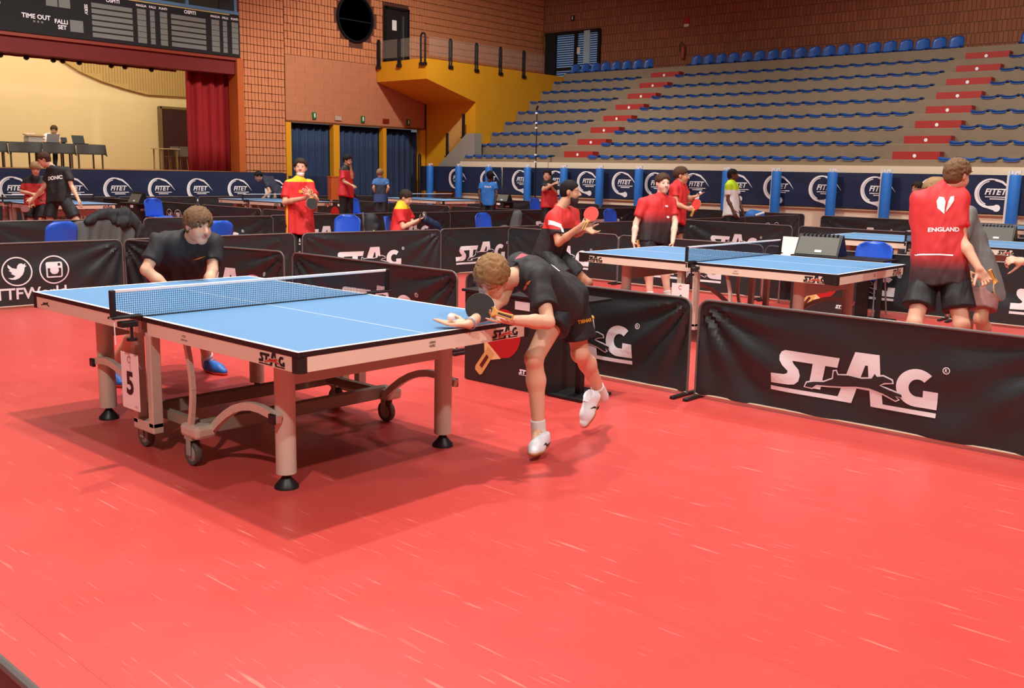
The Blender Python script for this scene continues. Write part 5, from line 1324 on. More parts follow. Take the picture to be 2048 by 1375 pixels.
POSE = {
  'p1': {'hil': (-3.424, 4.229, 0.805), 'hir': (-3.498, 4.416, 0.839), 'knl': (-3.396, 3.973, 0.542), 'anl': (-3.377, 4.004, 0.137), 'toel': (-3.274, 3.826, 0.034), 'knr': (-3.442, 4.443, 0.508), 'anr': (-3.49, 4.714, 0.222), 'toer': (-3.46, 4.53, 0.023), 'shl': (-3.343, 3.936, 0.99), 'shr': (-3.64, 4.09, 1.034), 'ell': (-3.2, 3.85, 0.775), 'wrl': (-3.306, 3.677, 0.793), 'elr': (-3.503, 3.82, 0.87), 'wrr': (-3.395, 3.459, 0.783), 'neck': (-3.502, 3.961, 1.005), 'head': (-3.488, 3.723, 0.981)},
  'p2': {'shr': (-6.31, 3.356, 1.014), 'shl': (-6.326, 3.774, 0.996), 'elr': (-6.258, 3.225, 0.838), 'wrr': (-6.126, 3.38, 0.646), 'ell': (-6.235, 3.716, 0.811), 'wrl': (-6.139, 3.586, 0.65), 'neck': (-6.288, 3.571, 1.035), 'head': (-6.141, 3.563, 1.134), 'hir': (-6.675, 3.549, 0.618), 'hil': (-6.722, 3.777, 0.607), 'knr': (-6.42, 3.28, 0.44), 'knl': (-6.4, 3.72, 0.46), 'anr': (-6.66, 3.13, 0.09), 'toer': (-6.45, 3.12, 0.0), 'anl': (-6.56, 3.84, 0.09), 'toel': (-6.33, 3.86, 0.0)},
  'p3': {'shr': (-11.271, 7.912, 1.309), 'shl': (-11.189, 8.192, 1.319), 'elr': (-11.233, 7.823, 1.081), 'wrr': (-10.857, 7.905, 1.153), 'ell': (-11.001, 8.176, 1.12), 'wrl': (-10.812, 7.955, 1.194), 'neck': (-11.209, 8.05, 1.373), 'head': (-11.218, 8.084, 1.549), 'hir': (-11.189, 7.923, 0.762), 'hil': (-11.093, 8.078, 0.762), 'knr': (-11.128, 7.869, 0.41928), 'knl': (-10.985, 7.998, 0.41928), 'anr': (-11.117, 7.852, 0.09), 'anl': (-10.968, 7.986, 0.09), 'toer': (-10.943, 7.76, 0.0), 'toel': (-10.791, 7.897, 0.0)},
  'p4': {'shr': (-11.321, 9.958, 0.931), 'shl': (-11.484, 10.257, 0.966), 'elr': (-11.199, 9.942, 0.685), 'wrr': (-11.07, 10.153, 0.801), 'ell': (-11.355, 10.288, 0.722), 'wrl': (-11.198, 10.313, 0.807), 'neck': (-11.375, 10.067, 1.019), 'head': (-11.337, 10.125, 1.119), 'hir': (-11.299, 9.888, 0.437), 'hil': (-11.392, 10.051, 0.44), 'knr': (-10.979, 10.145, 0.424), 'knl': (-11.1, 10.309, 0.425), 'anr': (-10.957, 10.127, 0.09), 'anl': (-11.039, 10.255, 0.09), 'toer': (-10.806, 10.249, 0), 'toel': (-10.892, 10.373, 0)},
  'p13': {'shr': (-6.544, 7.908, 1.083), 'shl': (-6.595, 8.307, 1.116), 'elr': (-6.416, 7.854, 0.831), 'wrr': (-6.172, 7.912, 1.019), 'ell': (-6.511, 8.264, 0.906), 'wrl': (-6.284, 8.143, 0.975), 'neck': (-6.58, 8.063, 1.184), 'head': (-6.52, 8.158, 1.354), 'hir': (-6.673, 7.929, 0.684), 'hil': (-6.723, 8.157, 0.68), 'knr': (-6.294, 7.959, 0.38106000000000007), 'knl': (-6.398, 8.342, 0.3791), 'anr': (-6.49, 7.9, 0.09), 'anl': (-6.509, 8.284, 0.09), 'toer': (-6.256, 7.965, 0.0), 'toel': (-6.26, 8.364, 0.0)},
  'p14': {'shr': (-6.781, 9.935, 1.213), 'shl': (-6.659, 10.321, 1.227), 'elr': (-6.826, 9.837, 0.971), 'wrr': (-6.762, 9.708, 0.755), 'ell': (-6.556, 10.286, 0.98), 'wrl': (-6.465, 10.108, 0.746), 'neck': (-6.697, 10.163, 1.281), 'head': (-6.673, 10.156, 1.446), 'hir': (-6.736, 9.952, 0.827), 'hil': (-6.681, 10.178, 0.822), 'knr': (-6.665, 9.923, 0.45113000000000003), 'knl': (-6.605, 10.184, 0.44867999999999997), 'anr': (-6.638, 9.932, 0.09), 'anl': (-6.562, 10.205, 0.09), 'toer': (-6.492, 9.884, 0.0), 'toel': (-6.393, 10.14, 0.0)},
  'p15': {'shr': (-7.635, 11.908, 1.37), 'shl': (-7.706, 12.23, 1.391), 'elr': (-7.551, 11.849, 1.155), 'wrr': (-7.378, 11.894, 1.091), 'ell': (-7.628, 12.311, 1.206), 'wrl': (-7.526, 12.277, 1.252), 'neck': (-7.676, 12.046, 1.419), 'head': (-7.645, 12.104, 1.548), 'hir': (-7.611, 11.847, 0.913), 'hil': (-7.658, 12.078, 0.913), 'knr': (-7.564, 11.796, 0.49327), 'knl': (-7.589, 12.046, 0.49327), 'anr': (-7.589, 11.818, 0.09), 'anl': (-7.563, 12.043, 0.09), 'toer': (-7.489, 11.891, 0.0), 'toel': (-7.457, 12.122, 0.0)},
  'p16': {'shr': (-9.766, 17.188, 1.385), 'shl': (-9.864, 17.578, 1.394), 'elr': (-9.735, 17.148, 1.104), 'wrr': (-9.61, 17.145, 0.904), 'ell': (-9.768, 17.6, 1.12), 'wrl': (-9.629, 17.537, 0.907), 'neck': (-9.819, 17.355, 1.434), 'head': (-9.802, 17.406, 1.581), 'hir': (-9.727, 17.198, 0.879), 'hil': (-9.76, 17.415, 0.884), 'knr': (-9.714, 17.223, 0.47661), 'knl': (-9.69, 17.379, 0.47906000000000004), 'anr': (-9.676, 17.164, 0.09), 'anl': (-9.639, 17.334, 0.09), 'toer': (-9.58, 17.237, 0.0), 'toel': (-9.541, 17.407, 0.0)},
  'p17': {'shl': (-2.839, 8.086, 1.402), 'shr': (-2.533, 8.09, 1.412), 'ell': (-2.846, 8.127, 1.142), 'wrl': (-2.872, 8.188, 0.921), 'elr': (-2.485, 8.032, 1.102), 'wrr': (-2.302, 7.94, 0.886), 'neck': (-2.657, 8.103, 1.478), 'head': (-2.591, 8.135, 1.59), 'hil': (-2.712, 8.003, 0.801), 'hir': (-2.522, 8.038, 0.807), 'knl': (-2.704, 7.807, 0.43839000000000006), 'knr': (-2.393, 7.952, 0.44133), 'anl': (-2.792, 7.84, 0.09), 'anr': (-2.359, 8.161, 0.09), 'toel': (-2.622, 7.71, 0.0), 'toer': (-2.191, 8.034, 0.0)},
  'p18': {'shl': (-2.963, 9.139, 1.249), 'shr': (-2.723, 8.95, 1.271), 'ell': (-2.967, 9.082, 1.027), 'wrl': (-2.926, 8.943, 0.857), 'elr': (-2.729, 8.746, 1.011), 'wrr': (-2.621, 8.659, 0.81), 'neck': (-2.905, 8.938, 1.334), 'head': (-3.008, 8.871, 1.444), 'hil': (-2.717, 9.116, 0.685), 'hir': (-2.551, 9.033, 0.684), 'knl': (-2.719, 9.025, 0.38155000000000006), 'knr': (-2.532, 8.919, 0.38106000000000007), 'anl': (-2.656, 9.136, 0.09), 'anr': (-2.503, 9.135, 0.09), 'toel': (-2.7, 8.95, 0.0), 'toer': (-2.542, 8.887, 0.0)},
  'p19': {'shl': (-6.192, 17.349, 1.212), 'shr': (-6.197, 17.753, 1.209), 'ell': (-6.182, 17.295, 0.946), 'wrl': (-6.125, 17.232, 0.751), 'elr': (-6.135, 17.745, 0.94), 'wrr': (-6.08, 17.543, 0.745), 'neck': (-6.21, 17.552, 1.271), 'head': (-6.248, 17.551, 1.409), 'hil': (-6.137, 17.373, 0.703), 'hir': (-6.137, 17.617, 0.696), 'knl': (-6.114, 17.41, 0.39037), 'knr': (-6.071, 17.583, 0.38693999999999995), 'anl': (-6.051, 17.378, 0.09), 'anr': (-6.008, 17.551, 0.09), 'toel': (-6.094, 17.323, 0.0), 'toer': (-6.051, 17.496, 0.0)},
  'p20': {'wrr': (-1.907, 7.57, 0.994), 'elr': (-1.737, 7.686, 0.958), 'shr': (-1.68, 7.954, 1.182), 'shl': (-1.466, 8.149, 1.195), 'ell': (-1.38, 8.023, 0.913), 'wrl': (-1.44, 7.743, 0.821), 'neck': (-1.56, 7.945, 1.261), 'head': (-1.585, 7.924, 1.384), 'hil': (-1.444, 8.107, 0.646), 'hir': (-1.58, 7.985, 0.643), 'knl': (-1.36, 8.032, 0.36244), 'knr': (-1.534, 7.874, 0.36097), 'anl': (-1.308, 8.059, 0.09), 'anr': (-1.497, 7.888, 0.09), 'toel': (-1.288, 7.799, 0.0), 'toer': (-1.498, 7.609, 0.0)},
  'p8': {'shl': (-18.318, 7.688, 1.413), 'shr': (-17.946, 7.817, 1.411), 'ell': (-18.355, 7.588, 1.132), 'wrl': (-18.537, 7.432, 0.873), 'elr': (-17.792, 7.824, 1.146), 'wrr': (-17.522, 7.808, 0.922), 'neck': (-18.173, 7.693, 1.46), 'head': (-18.275, 7.566, 1.599), 'hil': (-18.188, 7.656, 0.901), 'hir': (-17.94, 7.73, 0.909), 'knl': (-18.168, 7.544, 0.48739), 'knr': (-17.639, 7.833, 0.49131), 'anl': (-18.261, 7.505, 0.09), 'anr': (-17.753, 7.905, 0.09), 'toel': (-18.138, 7.397, 0.0), 'toer': (-17.487, 7.929, 0.0)},
  'p9': {'shl': (-19.11, 7.889, 1.227), 'shr': (-19.36, 7.655, 1.183), 'ell': (-18.952, 7.772, 0.997), 'wrl': (-18.855, 7.562, 0.898), 'elr': (-19.338, 7.561, 0.996), 'wrr': (-18.931, 7.579, 0.97), 'neck': (-19.193, 7.76, 1.281), 'head': (-19.153, 7.762, 1.431), 'hil': (-18.993, 7.759, 0.809), 'hir': (-19.185, 7.653, 0.803), 'knl': (-18.897, 7.699, 0.44231), 'knr': (-19.104, 7.581, 0.43937000000000004), 'anl': (-18.989, 7.731, 0.09), 'anr': (-19.172, 7.566, 0.09), 'toel': (-18.847, 7.706, 0.0), 'toer': (-19.044, 7.528, 0.0)},
  'p5': {'shr': (-17.588, 13.795, 1.518), 'shl': (-17.672, 14.088, 1.521), 'elr': (-17.472, 13.757, 1.266), 'wrr': (-17.251, 13.777, 1.205), 'ell': (-17.495, 14.003, 1.356), 'wrl': (-17.499, 13.979, 1.555), 'neck': (-17.634, 13.931, 1.575), 'head': (-17.621, 13.979, 1.731), 'hir': (-17.537, 13.777, 1.021), 'hil': (-17.565, 13.969, 1.02), 'knr': (-17.548, 13.781, 0.54619), 'knl': (-17.52, 13.943, 0.5457), 'anr': (-17.505, 13.728, 0.09), 'anl': (-17.459, 13.905, 0.09), 'toer': (-17.359, 13.711, 0.0), 'toel': (-17.305, 13.895, 0.0)},
  'p6': {'shl': (-18.042, 15.13, 1.275), 'shr': (-17.839, 15.314, 1.28), 'ell': (-17.969, 15.023, 1.124), 'wrl': (-17.967, 15.066, 1.007), 'elr': (-17.706, 15.261, 1.131), 'wrr': (-17.773, 15.241, 1.012), 'neck': (-17.952, 15.225, 1.336), 'head': (-17.977, 15.231, 1.453), 'hil': (-17.943, 15.122, 0.866), 'hir': (-17.828, 15.226, 0.869), 'knl': (-17.89, 15.075, 0.47024), 'knr': (-17.775, 15.179, 0.47170999999999996), 'anl': (-17.848, 15.023, 0.09), 'anr': (-17.716, 15.143, 0.09), 'toel': (-18.006, 15.141, 0.0), 'toer': (-17.846, 15.285, 0.0)},
  'p7': {'shr': (-21.821, 14.594, 1.217), 'shl': (-21.96, 14.887, 1.256), 'elr': (-21.589, 14.596, 0.929), 'wrr': (-21.585, 14.44, 0.827), 'ell': (-21.745, 14.889, 1.028), 'wrl': (-21.572, 14.736, 0.878), 'neck': (-21.934, 14.64, 1.267), 'head': (-21.994, 14.53, 1.316), 'hir': (-21.649, 14.803, 0.876), 'hil': (-21.69, 14.97, 0.874), 'knr': (-21.617, 14.604, 0.47514), 'knl': (-21.631, 14.857, 0.47416), 'anr': (-21.534, 14.702, 0.09), 'anl': (-21.474, 14.892, 0.09), 'toer': (-21.546, 14.541, 0.0), 'toel': (-21.562, 14.797, 0.0)},
  'p11': {'shl': (-15.73, 16.379, 1.252), 'shr': (-15.506, 16.581, 1.258), 'ell': (-15.715, 16.284, 1.081), 'wrl': (-15.641, 16.244, 0.924), 'elr': (-15.413, 16.553, 1.078), 'wrr': (-15.372, 16.479, 0.897), 'neck': (-15.624, 16.485, 1.301), 'head': (-15.61, 16.533, 1.45), 'hil': (-15.635, 16.372, 0.866), 'hir': (-15.506, 16.488, 0.869), 'knl': (-15.589, 16.316, 0.47024), 'knr': (-15.443, 16.448, 0.47170999999999996), 'anl': (-15.546, 16.263, 0.09), 'anr': (-15.382, 16.41, 0.09), 'toel': (-15.678, 16.403, 0.0), 'toer': (-15.496, 16.567, 0.0)},
  'p12': {'shr': (-12.584, 14.926, 1.348), 'shl': (-12.58, 15.202, 1.35), 'elr': (-12.465, 14.729, 1.223), 'wrr': (-12.282, 14.782, 1.325), 'ell': (-12.49, 15.166, 1.144), 'wrl': (-12.391, 14.883, 1.303), 'neck': (-12.562, 15.023, 1.389), 'head': (-12.587, 14.985, 1.496), 'hir': (-12.515, 14.892, 0.947), 'hil': (-12.503, 15.08, 0.945), 'knr': (-12.495, 14.884, 0.50993), 'knl': (-12.456, 15.056, 0.50895), 'anr': (-12.446, 14.841, 0.09), 'anl': (-12.398, 15.018, 0.09), 'toer': (-12.37, 14.692, 0.0), 'toel': (-12.317, 14.875, 0.0)},
  'p10': {'shr': (-30.081, 12.571, 2.343), 'shl': (-29.952, 12.825, 2.352), 'elr': (-30.061, 12.478, 2.164), 'wrr': (-29.631, 12.44, 2.103), 'ell': (-29.709, 12.799, 2.188), 'wrl': (-29.499, 12.559, 2.106), 'neck': (-29.967, 12.688, 2.405), 'head': (-29.833, 12.695, 2.506), 'hir': (-30.051, 12.579, 1.977), 'hil': (-29.947, 12.742, 1.983), 'knr': (-29.569, 12.372, 1.88), 'knl': (-29.468, 12.532, 1.88), 'anr': (-29.571, 12.349, 1.49), 'anl': (-29.47, 12.509, 1.49), 'toer': (-29.332, 12.274, 1.4), 'toel': (-29.232, 12.433, 1.4)},
}
def hv(a, b, c):
    """direction: a to the right in the photo, b up, c toward the camera"""
    return np.array(CR) * a + np.array(CU) * b - np.array(CF) * c
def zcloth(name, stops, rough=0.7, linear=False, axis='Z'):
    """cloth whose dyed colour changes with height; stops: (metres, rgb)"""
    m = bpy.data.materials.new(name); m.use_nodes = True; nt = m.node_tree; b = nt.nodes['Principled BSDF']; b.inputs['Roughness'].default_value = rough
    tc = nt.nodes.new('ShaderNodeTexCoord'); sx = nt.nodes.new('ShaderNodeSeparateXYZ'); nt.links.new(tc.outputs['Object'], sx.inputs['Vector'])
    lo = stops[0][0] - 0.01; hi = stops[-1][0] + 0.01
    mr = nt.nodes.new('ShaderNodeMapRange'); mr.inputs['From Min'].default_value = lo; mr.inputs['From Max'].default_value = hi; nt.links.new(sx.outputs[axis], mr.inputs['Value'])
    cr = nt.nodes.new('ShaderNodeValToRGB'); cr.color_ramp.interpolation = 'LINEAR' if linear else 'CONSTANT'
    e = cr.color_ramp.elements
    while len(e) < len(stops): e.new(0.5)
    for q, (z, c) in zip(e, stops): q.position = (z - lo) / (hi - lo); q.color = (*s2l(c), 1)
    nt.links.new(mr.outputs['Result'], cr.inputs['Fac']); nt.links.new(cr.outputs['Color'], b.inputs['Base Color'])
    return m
SK = skin_mat('fair', (216, 170, 140)); SKp = skin_mat('pale', (228, 190, 166)); SKt = skin_mat('tan', (196, 146, 114)); SKd = skin_mat('dark', (92, 58, 42)); SKm = skin_mat('brown', (120, 78, 56))
HB = mat('hair_blond', (136, 104, 68), 0.75, spec=0.2, var=0.35, vscale=30); HBd = mat('hair_dark_blond', (112, 86, 60), 0.75, spec=0.2, var=0.35, vscale=30); HBr = mat('hair_brown', (74, 52, 38), 0.75, spec=0.2, var=0.3, vscale=30); HK = mat('hair_black', (30, 25, 23), 0.75, spec=0.2, var=0.3, vscale=30); HDk = mat('hair_dark_brown', (54, 42, 34), 0.75, spec=0.2, var=0.3, vscale=30); HS = mat('hair_sand', (150, 120, 84), 0.75, spec=0.2, var=0.3, vscale=30)
C_black = mat('cloth_black', (34, 32, 34), 0.75, var=0.12, vscale=5); C_short = mat('cloth_black_shorts', (28, 28, 30), 0.65, var=0.12, vscale=5); C_navy = mat('cloth_navy', (34, 38, 56), 0.75); C_red = mat('cloth_red', (206, 40, 42), 0.7, var=0.06); C_blue = mat('cloth_blue', (36, 116, 200), 0.7, var=0.1); C_white = mat('cloth_white', (235, 232, 228), 0.8); C_grey = mat('cloth_grey', (110, 112, 108), 0.8, var=0.06); C_pant = mat('cloth_dark_pant', (30, 30, 32), 0.8); C_pinkshort = mat('cloth_mauve', (150, 110, 104), 0.8, var=0.2, vscale=20)
R_red = mat('rubber_red', (214, 60, 50), 0.55); R_black = mat('rubber_black', (38, 34, 33), 0.6); E_white = mat('edge_tape', (232, 230, 226), 0.5)
S_white = mat('shoe_white', (226, 230, 232), 0.5, var=0.06, vscale=20); S_blue = mat('shoe_blue', (46, 112, 196), 0.5); S_dark = mat('shoe_dark', (50, 50, 54), 0.6); M_orsole = mat('sole_orange', (226, 84, 60), 0.6)
gold = mat('print_gold', (222, 160, 44), 0.5); pink = mat('print_pinkred', (206, 70, 84), 0.6)
FLAT = [0.05, 0.06, 0.06, 0.08, 0.1]; GRIP = [0.7, 0.75, 0.8, 0.85, 0.85]; REST = [0.4, 0.3, 0.35, 0.4, 0.45]; FIST = [0.9, 1.05, 1.1, 1.1, 1.1]

# ---- the serving player, bent over the table end
p = POSE['p1']
r1, s1 = person('boy in black bending over the front table end, about to serve', p, SK, C_black, C_short, HB, hv(-0.28, -0.80, 0.53), hv(-0.137, 0.569, 0.786), h=0.0062, s=0.93, eyes=False, style='curly', sleeve=0.66, leg=0.70,
       hands={'l': (hv(-0.95, 0.10, 0.25), hv(-0.15, 0.75, 0.6), [0.5, 0.15, 0.55, 0.65, 0.7], 0.95), 'r': (hv(-0.98, 0.02, 0.1), hv(0.0, 0.97, 0.25), [0.0, 0.10, 0.12, 0.15, 0.18], 1.1)},
       shoes=S_white, sole=M_gum, hem=0.015, legs={'l': 0.40, 'r': 0.74}, seed=4, shoes_dir={'r': hv(-0.42, -0.86, 0.28), 'l': hv(-0.35, -0.35, 0.87) * np.array([1, 1, 0])}, shoes_dn={'r': hv(0.62, -0.45, -0.65), 'l': (0, 0, -1)}, hs=0.99)
ms = (np.array(p['shl']) + np.array(p['shr'])) / 2; mh = (np.array(p['hil']) + np.array(p['hir'])) / 2
project(xf(shape2d([[(-0.13, -0.035), (0.10, -0.04), (0.12, 0.03), (-0.11, 0.035)]]), 1.0), s1, ms * 0.72 + mh * 0.28 + np.array([0, 0, 0.1]), hv(-0.05, 0.9, 0.45), hv(0.3, 0.2, -1), pink, 'back_print')
project(xf(shape2d([[(-0.04, -0.008), (0.04, -0.012), (0.045, 0.008), (-0.035, 0.012)]]), 1.0), s1, ms * 0.55 + mh * 0.45 + np.array([0.03, 0.02, 0.1]), hv(0.1, 0.95, 0.35), hv(0.3, 0.2, -1), M_print, 'back_print')
project(xf(shape2d([[(-0.035, -0.012), (0.02, 0.0), (0.035, 0.02), (-0.02, 0.006)]]), 1.0), s1, np.array(p['shl']) + hv(-0.07, -0.04, 0.02), hv(-0.2, 0.1, 0.97), hv(0, 1, 0), mat('print_orange', (214, 120, 50), 0.5), 'chest_print')
sho = [o for o in r1.children if o.name.startswith('shorts')][0]
project(fit(text2d('TIBHAR', 0.03), w=0.10), sho, np.array(p['hir']) * 0.45 + np.array(p['knr']) * 0.55 + hv(0.02, 0.03, 0), hv(0.25, 0.05, 0.97), hv(-0.2, 0.97, 0), gold, 'short_print')
project(shape2d([circ(0, 0, 0.011, 14)]), sho, np.array(p['hir']) * 0.45 + np.array(p['knr']) * 0.55 + hv(0.095, 0.055, 0), hv(0.25, 0.05, 0.97), hv(-0.2, 0.97, 0), gold, 'short_print')
for so_ in [o for o in r1.children if o.name.startswith('shoe')]:
    cc = Vector((0, 0, 0))
    for v in so_.data.vertices: cc += v.co
    cc = np.array(cc / len(so_.data.vertices)) + np.array(r1.location)
    ml = project(shape2d([[(-0.06, -0.012), (-0.02, 0.008), (0.02, 0.0), (0.06, 0.02), (0.05, 0.0), (0.02, -0.014), (-0.02, -0.004)]]), so_, cc + hv(0.03, -0.01, 0.0), hv(0.75, 0.15, 0.6), hv(0.2, 1, 0), M_blackprint, 'shoe_stripe', 0.002, base=r1)
    ml.parent = so_
wl_ = np.array(p['wrl'])
bat('black bat in the left hand of the serving player', tuple(wl_ + hv(-0.158, 0.062, 0.035)), hv(-0.18, 0.1, 0.97), hv(0.93, -0.30, 0.1), R_black, E_white, R_red)
ball('white ball on the open palm of the serving player', tuple(np.array(p['wrr']) + hv(-0.09, 0.034, 0.02)))
tw_ = np.array(p['wrr']); o = MB().lathe([(0.031, -0.004), (0.034, -0.004), (0.034, 0.004), (0.031, 0.004), (0.031, -0.004)], n=20)
ax_ = un(np.array(p['wrr']) - np.array(p['elr'])); Rq = Vector((0, 0, 1)).rotation_difference(Vector(ax_)).to_matrix(); o.v = [tuple(Rq @ Vector(v) + Vector(tw_ - ax_ * 0.012)) for v in o.v]
tag(o.build('wristband', mat('band_blue', (150, 180, 205), 0.6)), 'thin pale wristband on the arm of the serving player', 'wristband')

# ---- the receiver behind the far end
p = POSE['p2']
r2, s2 = person('boy in black crouching behind the far end of the front table', p, SK, C_black, C_short, HBd, hv(0.74, -0.22, 0.60), hv(0.12, 0.95, 0.2), h=0.0075, s=1.0, style='mop', sleeve=0.72, leg=0.72, shoes=S_blue, sole=M_orsole, laces=mat('lace_coral', (236, 110, 96), 0.6), hem=0.08, seed=7, sweep=0.6,
       hands={'r': (hv(0.8, -0.3, 0.4), hv(0, -0.6, 0.6), GRIP), 'l': (hv(-0.5, -0.5, 0.5), hv(0, -0.5, 0.5), REST)})
project(xf(shape2d([[(-0.05, -0.016), (0.0, -0.006), (0.05, 0.02), (0.0, 0.006)]]), 1.0), s2, np.array(p['shl']) + hv(-0.06, -0.12, 0.1), hv(0.3, -0.1, 0.9), hv(0, 1, 0), mat('print_orange', (214, 120, 50)), 'chest_print')
bat('black bat held low by the crouching receiver', tuple(np.array(p['wrr']) + hv(0.17, -0.05, 0.1)), hv(0.3, 0.6, 0.6), hv(-0.9, 0.1, -0.2), R_black, E_white)

# ---- red and yellow team
yy = zcloth('shirt_red_yellow', [(0.3, (214, 34, 36)), (1.36, (240, 196, 30))]); 
p = POSE['p3']
r3, s3 = person('young man in red shirt with yellow shoulders standing, white mask under chin', p, SK, yy, C_pant, HDk, hv(0.18, -0.05, 0.97), h=0.012, s=1.0, style='short', sleeve=0.72, leg=2.0, shoes=S_dark, sock=False, hem=0.13, mask='chin', seed=11, fat=0.9,
       hands={'r': (hv(0.7, 0.1, 0.5), hv(0, 0.3, -0.7), REST), 'l': (hv(-0.4, 0.2, 0.8), hv(-0.4, 0, -0.6), REST)})
project(shape2d([[(-0.02, -0.02), (0.02, -0.02), (0.02, 0.02), (-0.02, 0.02)]]), s3, np.array(p['shl']) + hv(-0.08, -0.12, 0.1), hv(0.1, 0, 1), hv(0, 1, 0), gold, 'crest')
project(shape2d([[(-0.025, -0.35), (0.022, -0.35), (0.02, 0.05), (-0.012, 0.05)]]), s3, np.array(p['hir']) + hv(-0.045, 0.24, 0.05), hv(-0.5, 0, 0.86), hv(0, 1, 0), mat('print_yellow', (240, 196, 60), 0.6), 'side_stripe')
bat('black bat held against the hip of the standing red and yellow player', tuple(np.array(p['wrl']) + hv(0.02, -0.12, 0.05)), hv(0.4, 0, 0.9), hv(-0.05, 1, 0), R_black, E_white)
p = POSE['p4']
y4 = zcloth('shirt_red_yellow_seated', [(0.3, (214, 34, 36)), (0.96, (240, 196, 30))])
r4, s4 = person('boy in red and yellow shirt sitting on a chair, looking into his hands', p, SK, y4, C_pant, HDk, hv(0.85, -0.35, 0.25), h=0.014, s=0.97, style='short', sleeve=0.7, leg=2.0, shoes=S_dark, sock=False, hem=0.05, seed=12,
       hands={'r': (hv(0.8, 0.3, 0.3), hv(0, 0.7, 0.2), GRIP), 'l': (hv(0.6, 0.3, 0.5), hv(0, 0.7, 0.2), GRIP)})
# ---- table six: bearded player, partner
p = POSE['p13']
c13 = zcloth('shirt_red_black', [(0.3, (38, 36, 38)), (0.97, (214, 54, 50))])
r13, s13 = person('bearded man in red and black shirt leaning over with a raised red bat', p, SKt, c13, C_short, HK, hv(0.97, -0.06, 0.22), h=0.0098, s=1.02, style='buzz', sleeve=0.68, leg=0.72, shoes=S_white, hem=0.12, beard=mat('beard_dark', (60, 44, 36), 0.7), seed=14,
       hands={'r': (hv(0.85, 0.2, 0.3), hv(0, 0.3, -0.9), [0.5, 0.3, 0.5, 0.6, 0.6]), 'l': (hv(0.7, -0.4, 0.4), hv(0, 0.5, 0.5), REST)})
project(shape2d([[(-0.07, 0.045), (0.07, -0.005), (0.06, -0.045), (-0.075, 0.0)]]), s13, np.array(p['shr']) * 0.55 + np.array(p['elr']) * 0.45 + hv(-0.01, 0.05, 0.05), hv(-0.15, 0.15, 1), hv(0, 1, 0), M_print, 'sleeve_stripe')
project(shape2d([[(-0.02, 0.04), (0.02, 0.05), (0.03, -0.05), (0.0, -0.06)]]), s13, np.array(p['shr']) * 0.55 + np.array(p['elr']) * 0.45 + hv(0.065, -0.02, 0.05), hv(0.2, 0, 1), hv(0, 1, 0), M_print, 'sleeve_stripe')
bat('red bat raised by the bearded player', tuple(np.array(p['wrr']) + hv(0.10, 0.115, 0.05)), hv(-0.25, 0.15, 0.95), hv(-0.45, -0.9, 0), R_red)
p = POSE['p14']
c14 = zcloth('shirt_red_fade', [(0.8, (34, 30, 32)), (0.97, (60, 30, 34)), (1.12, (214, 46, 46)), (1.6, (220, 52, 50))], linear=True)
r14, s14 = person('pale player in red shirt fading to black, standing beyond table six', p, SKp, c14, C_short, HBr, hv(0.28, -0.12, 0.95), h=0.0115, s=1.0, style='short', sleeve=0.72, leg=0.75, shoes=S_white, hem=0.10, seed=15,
       hands={'r': (hv(0.1, -0.95, 0.2), hv(0.9, 0, 0.2), GRIP), 'l': (hv(-0.1, -0.9, 0.3), hv(-0.9, 0, 0), REST)})
for dx, dz in ((0.10, 0.13), (0.13, -0.0)): project(shape2d([circ(0, 0, 0.026, 14, 0.014)]), s14, (np.array(p['shl']) + np.array(p['hil'])) / 2 + hv(dx - 0.13, dz, 0.1), hv(0.25, 0, 1), hv(0, 1, 0), M_print, 'chest_print')
bat('red bat held down by the pale player beyond table six', tuple(np.array(p['wrr']) + hv(0.07, -0.17, 0.08)), hv(0.75, 0.1, 0.6), hv(-0.3, 0.95, 0), R_red)
p = POSE['p15']
r15, s15 = person('boy in plain red shirt and black shorts holding a ball in profile', p, SKt, C_red, C_short, HBr, hv(0.96, -0.05, 0.25), h=0.0125, s=0.95, style='short', sleeve=0.6, leg=0.45, shoes=S_white, hem=0.04, seed=16,
       hands={'r': (hv(0.7, -0.1, 0.6), hv(0, 0.2, -0.9), GRIP), 'l': (hv(0.9, 0.3, 0.1), hv(0, 0.97, 0.1), [0.1, 0.15, 0.15, 0.2, 0.2])})
bat('red bat in the hand of the boy holding a ball', tuple(np.array(p['wrr']) + hv(0.1, 0.05, 0.09)), hv(-0.75, 0.1, 0.62), hv(-0.6, -0.7, 0), R_red)
ball('white ball on the hand of the boy in plain red', tuple(np.array(p['wrl']) + hv(0.09, 0.06, 0.01)))
p = POSE['p16']
c16 = zcloth('shirt_neon', [(0.5, (226, 226, 222)), (1.30, (190, 226, 30))])
person('man in neon yellow and white shirt standing before the bleacher banners', p, SKd, c16, C_short, HK, hv(0.95, -0.05, 0.25), h=0.017, s=1.02, style='buzz', sleeve=0.7, leg=0.9, shoes=S_dark, hem=0.12, seed=17)
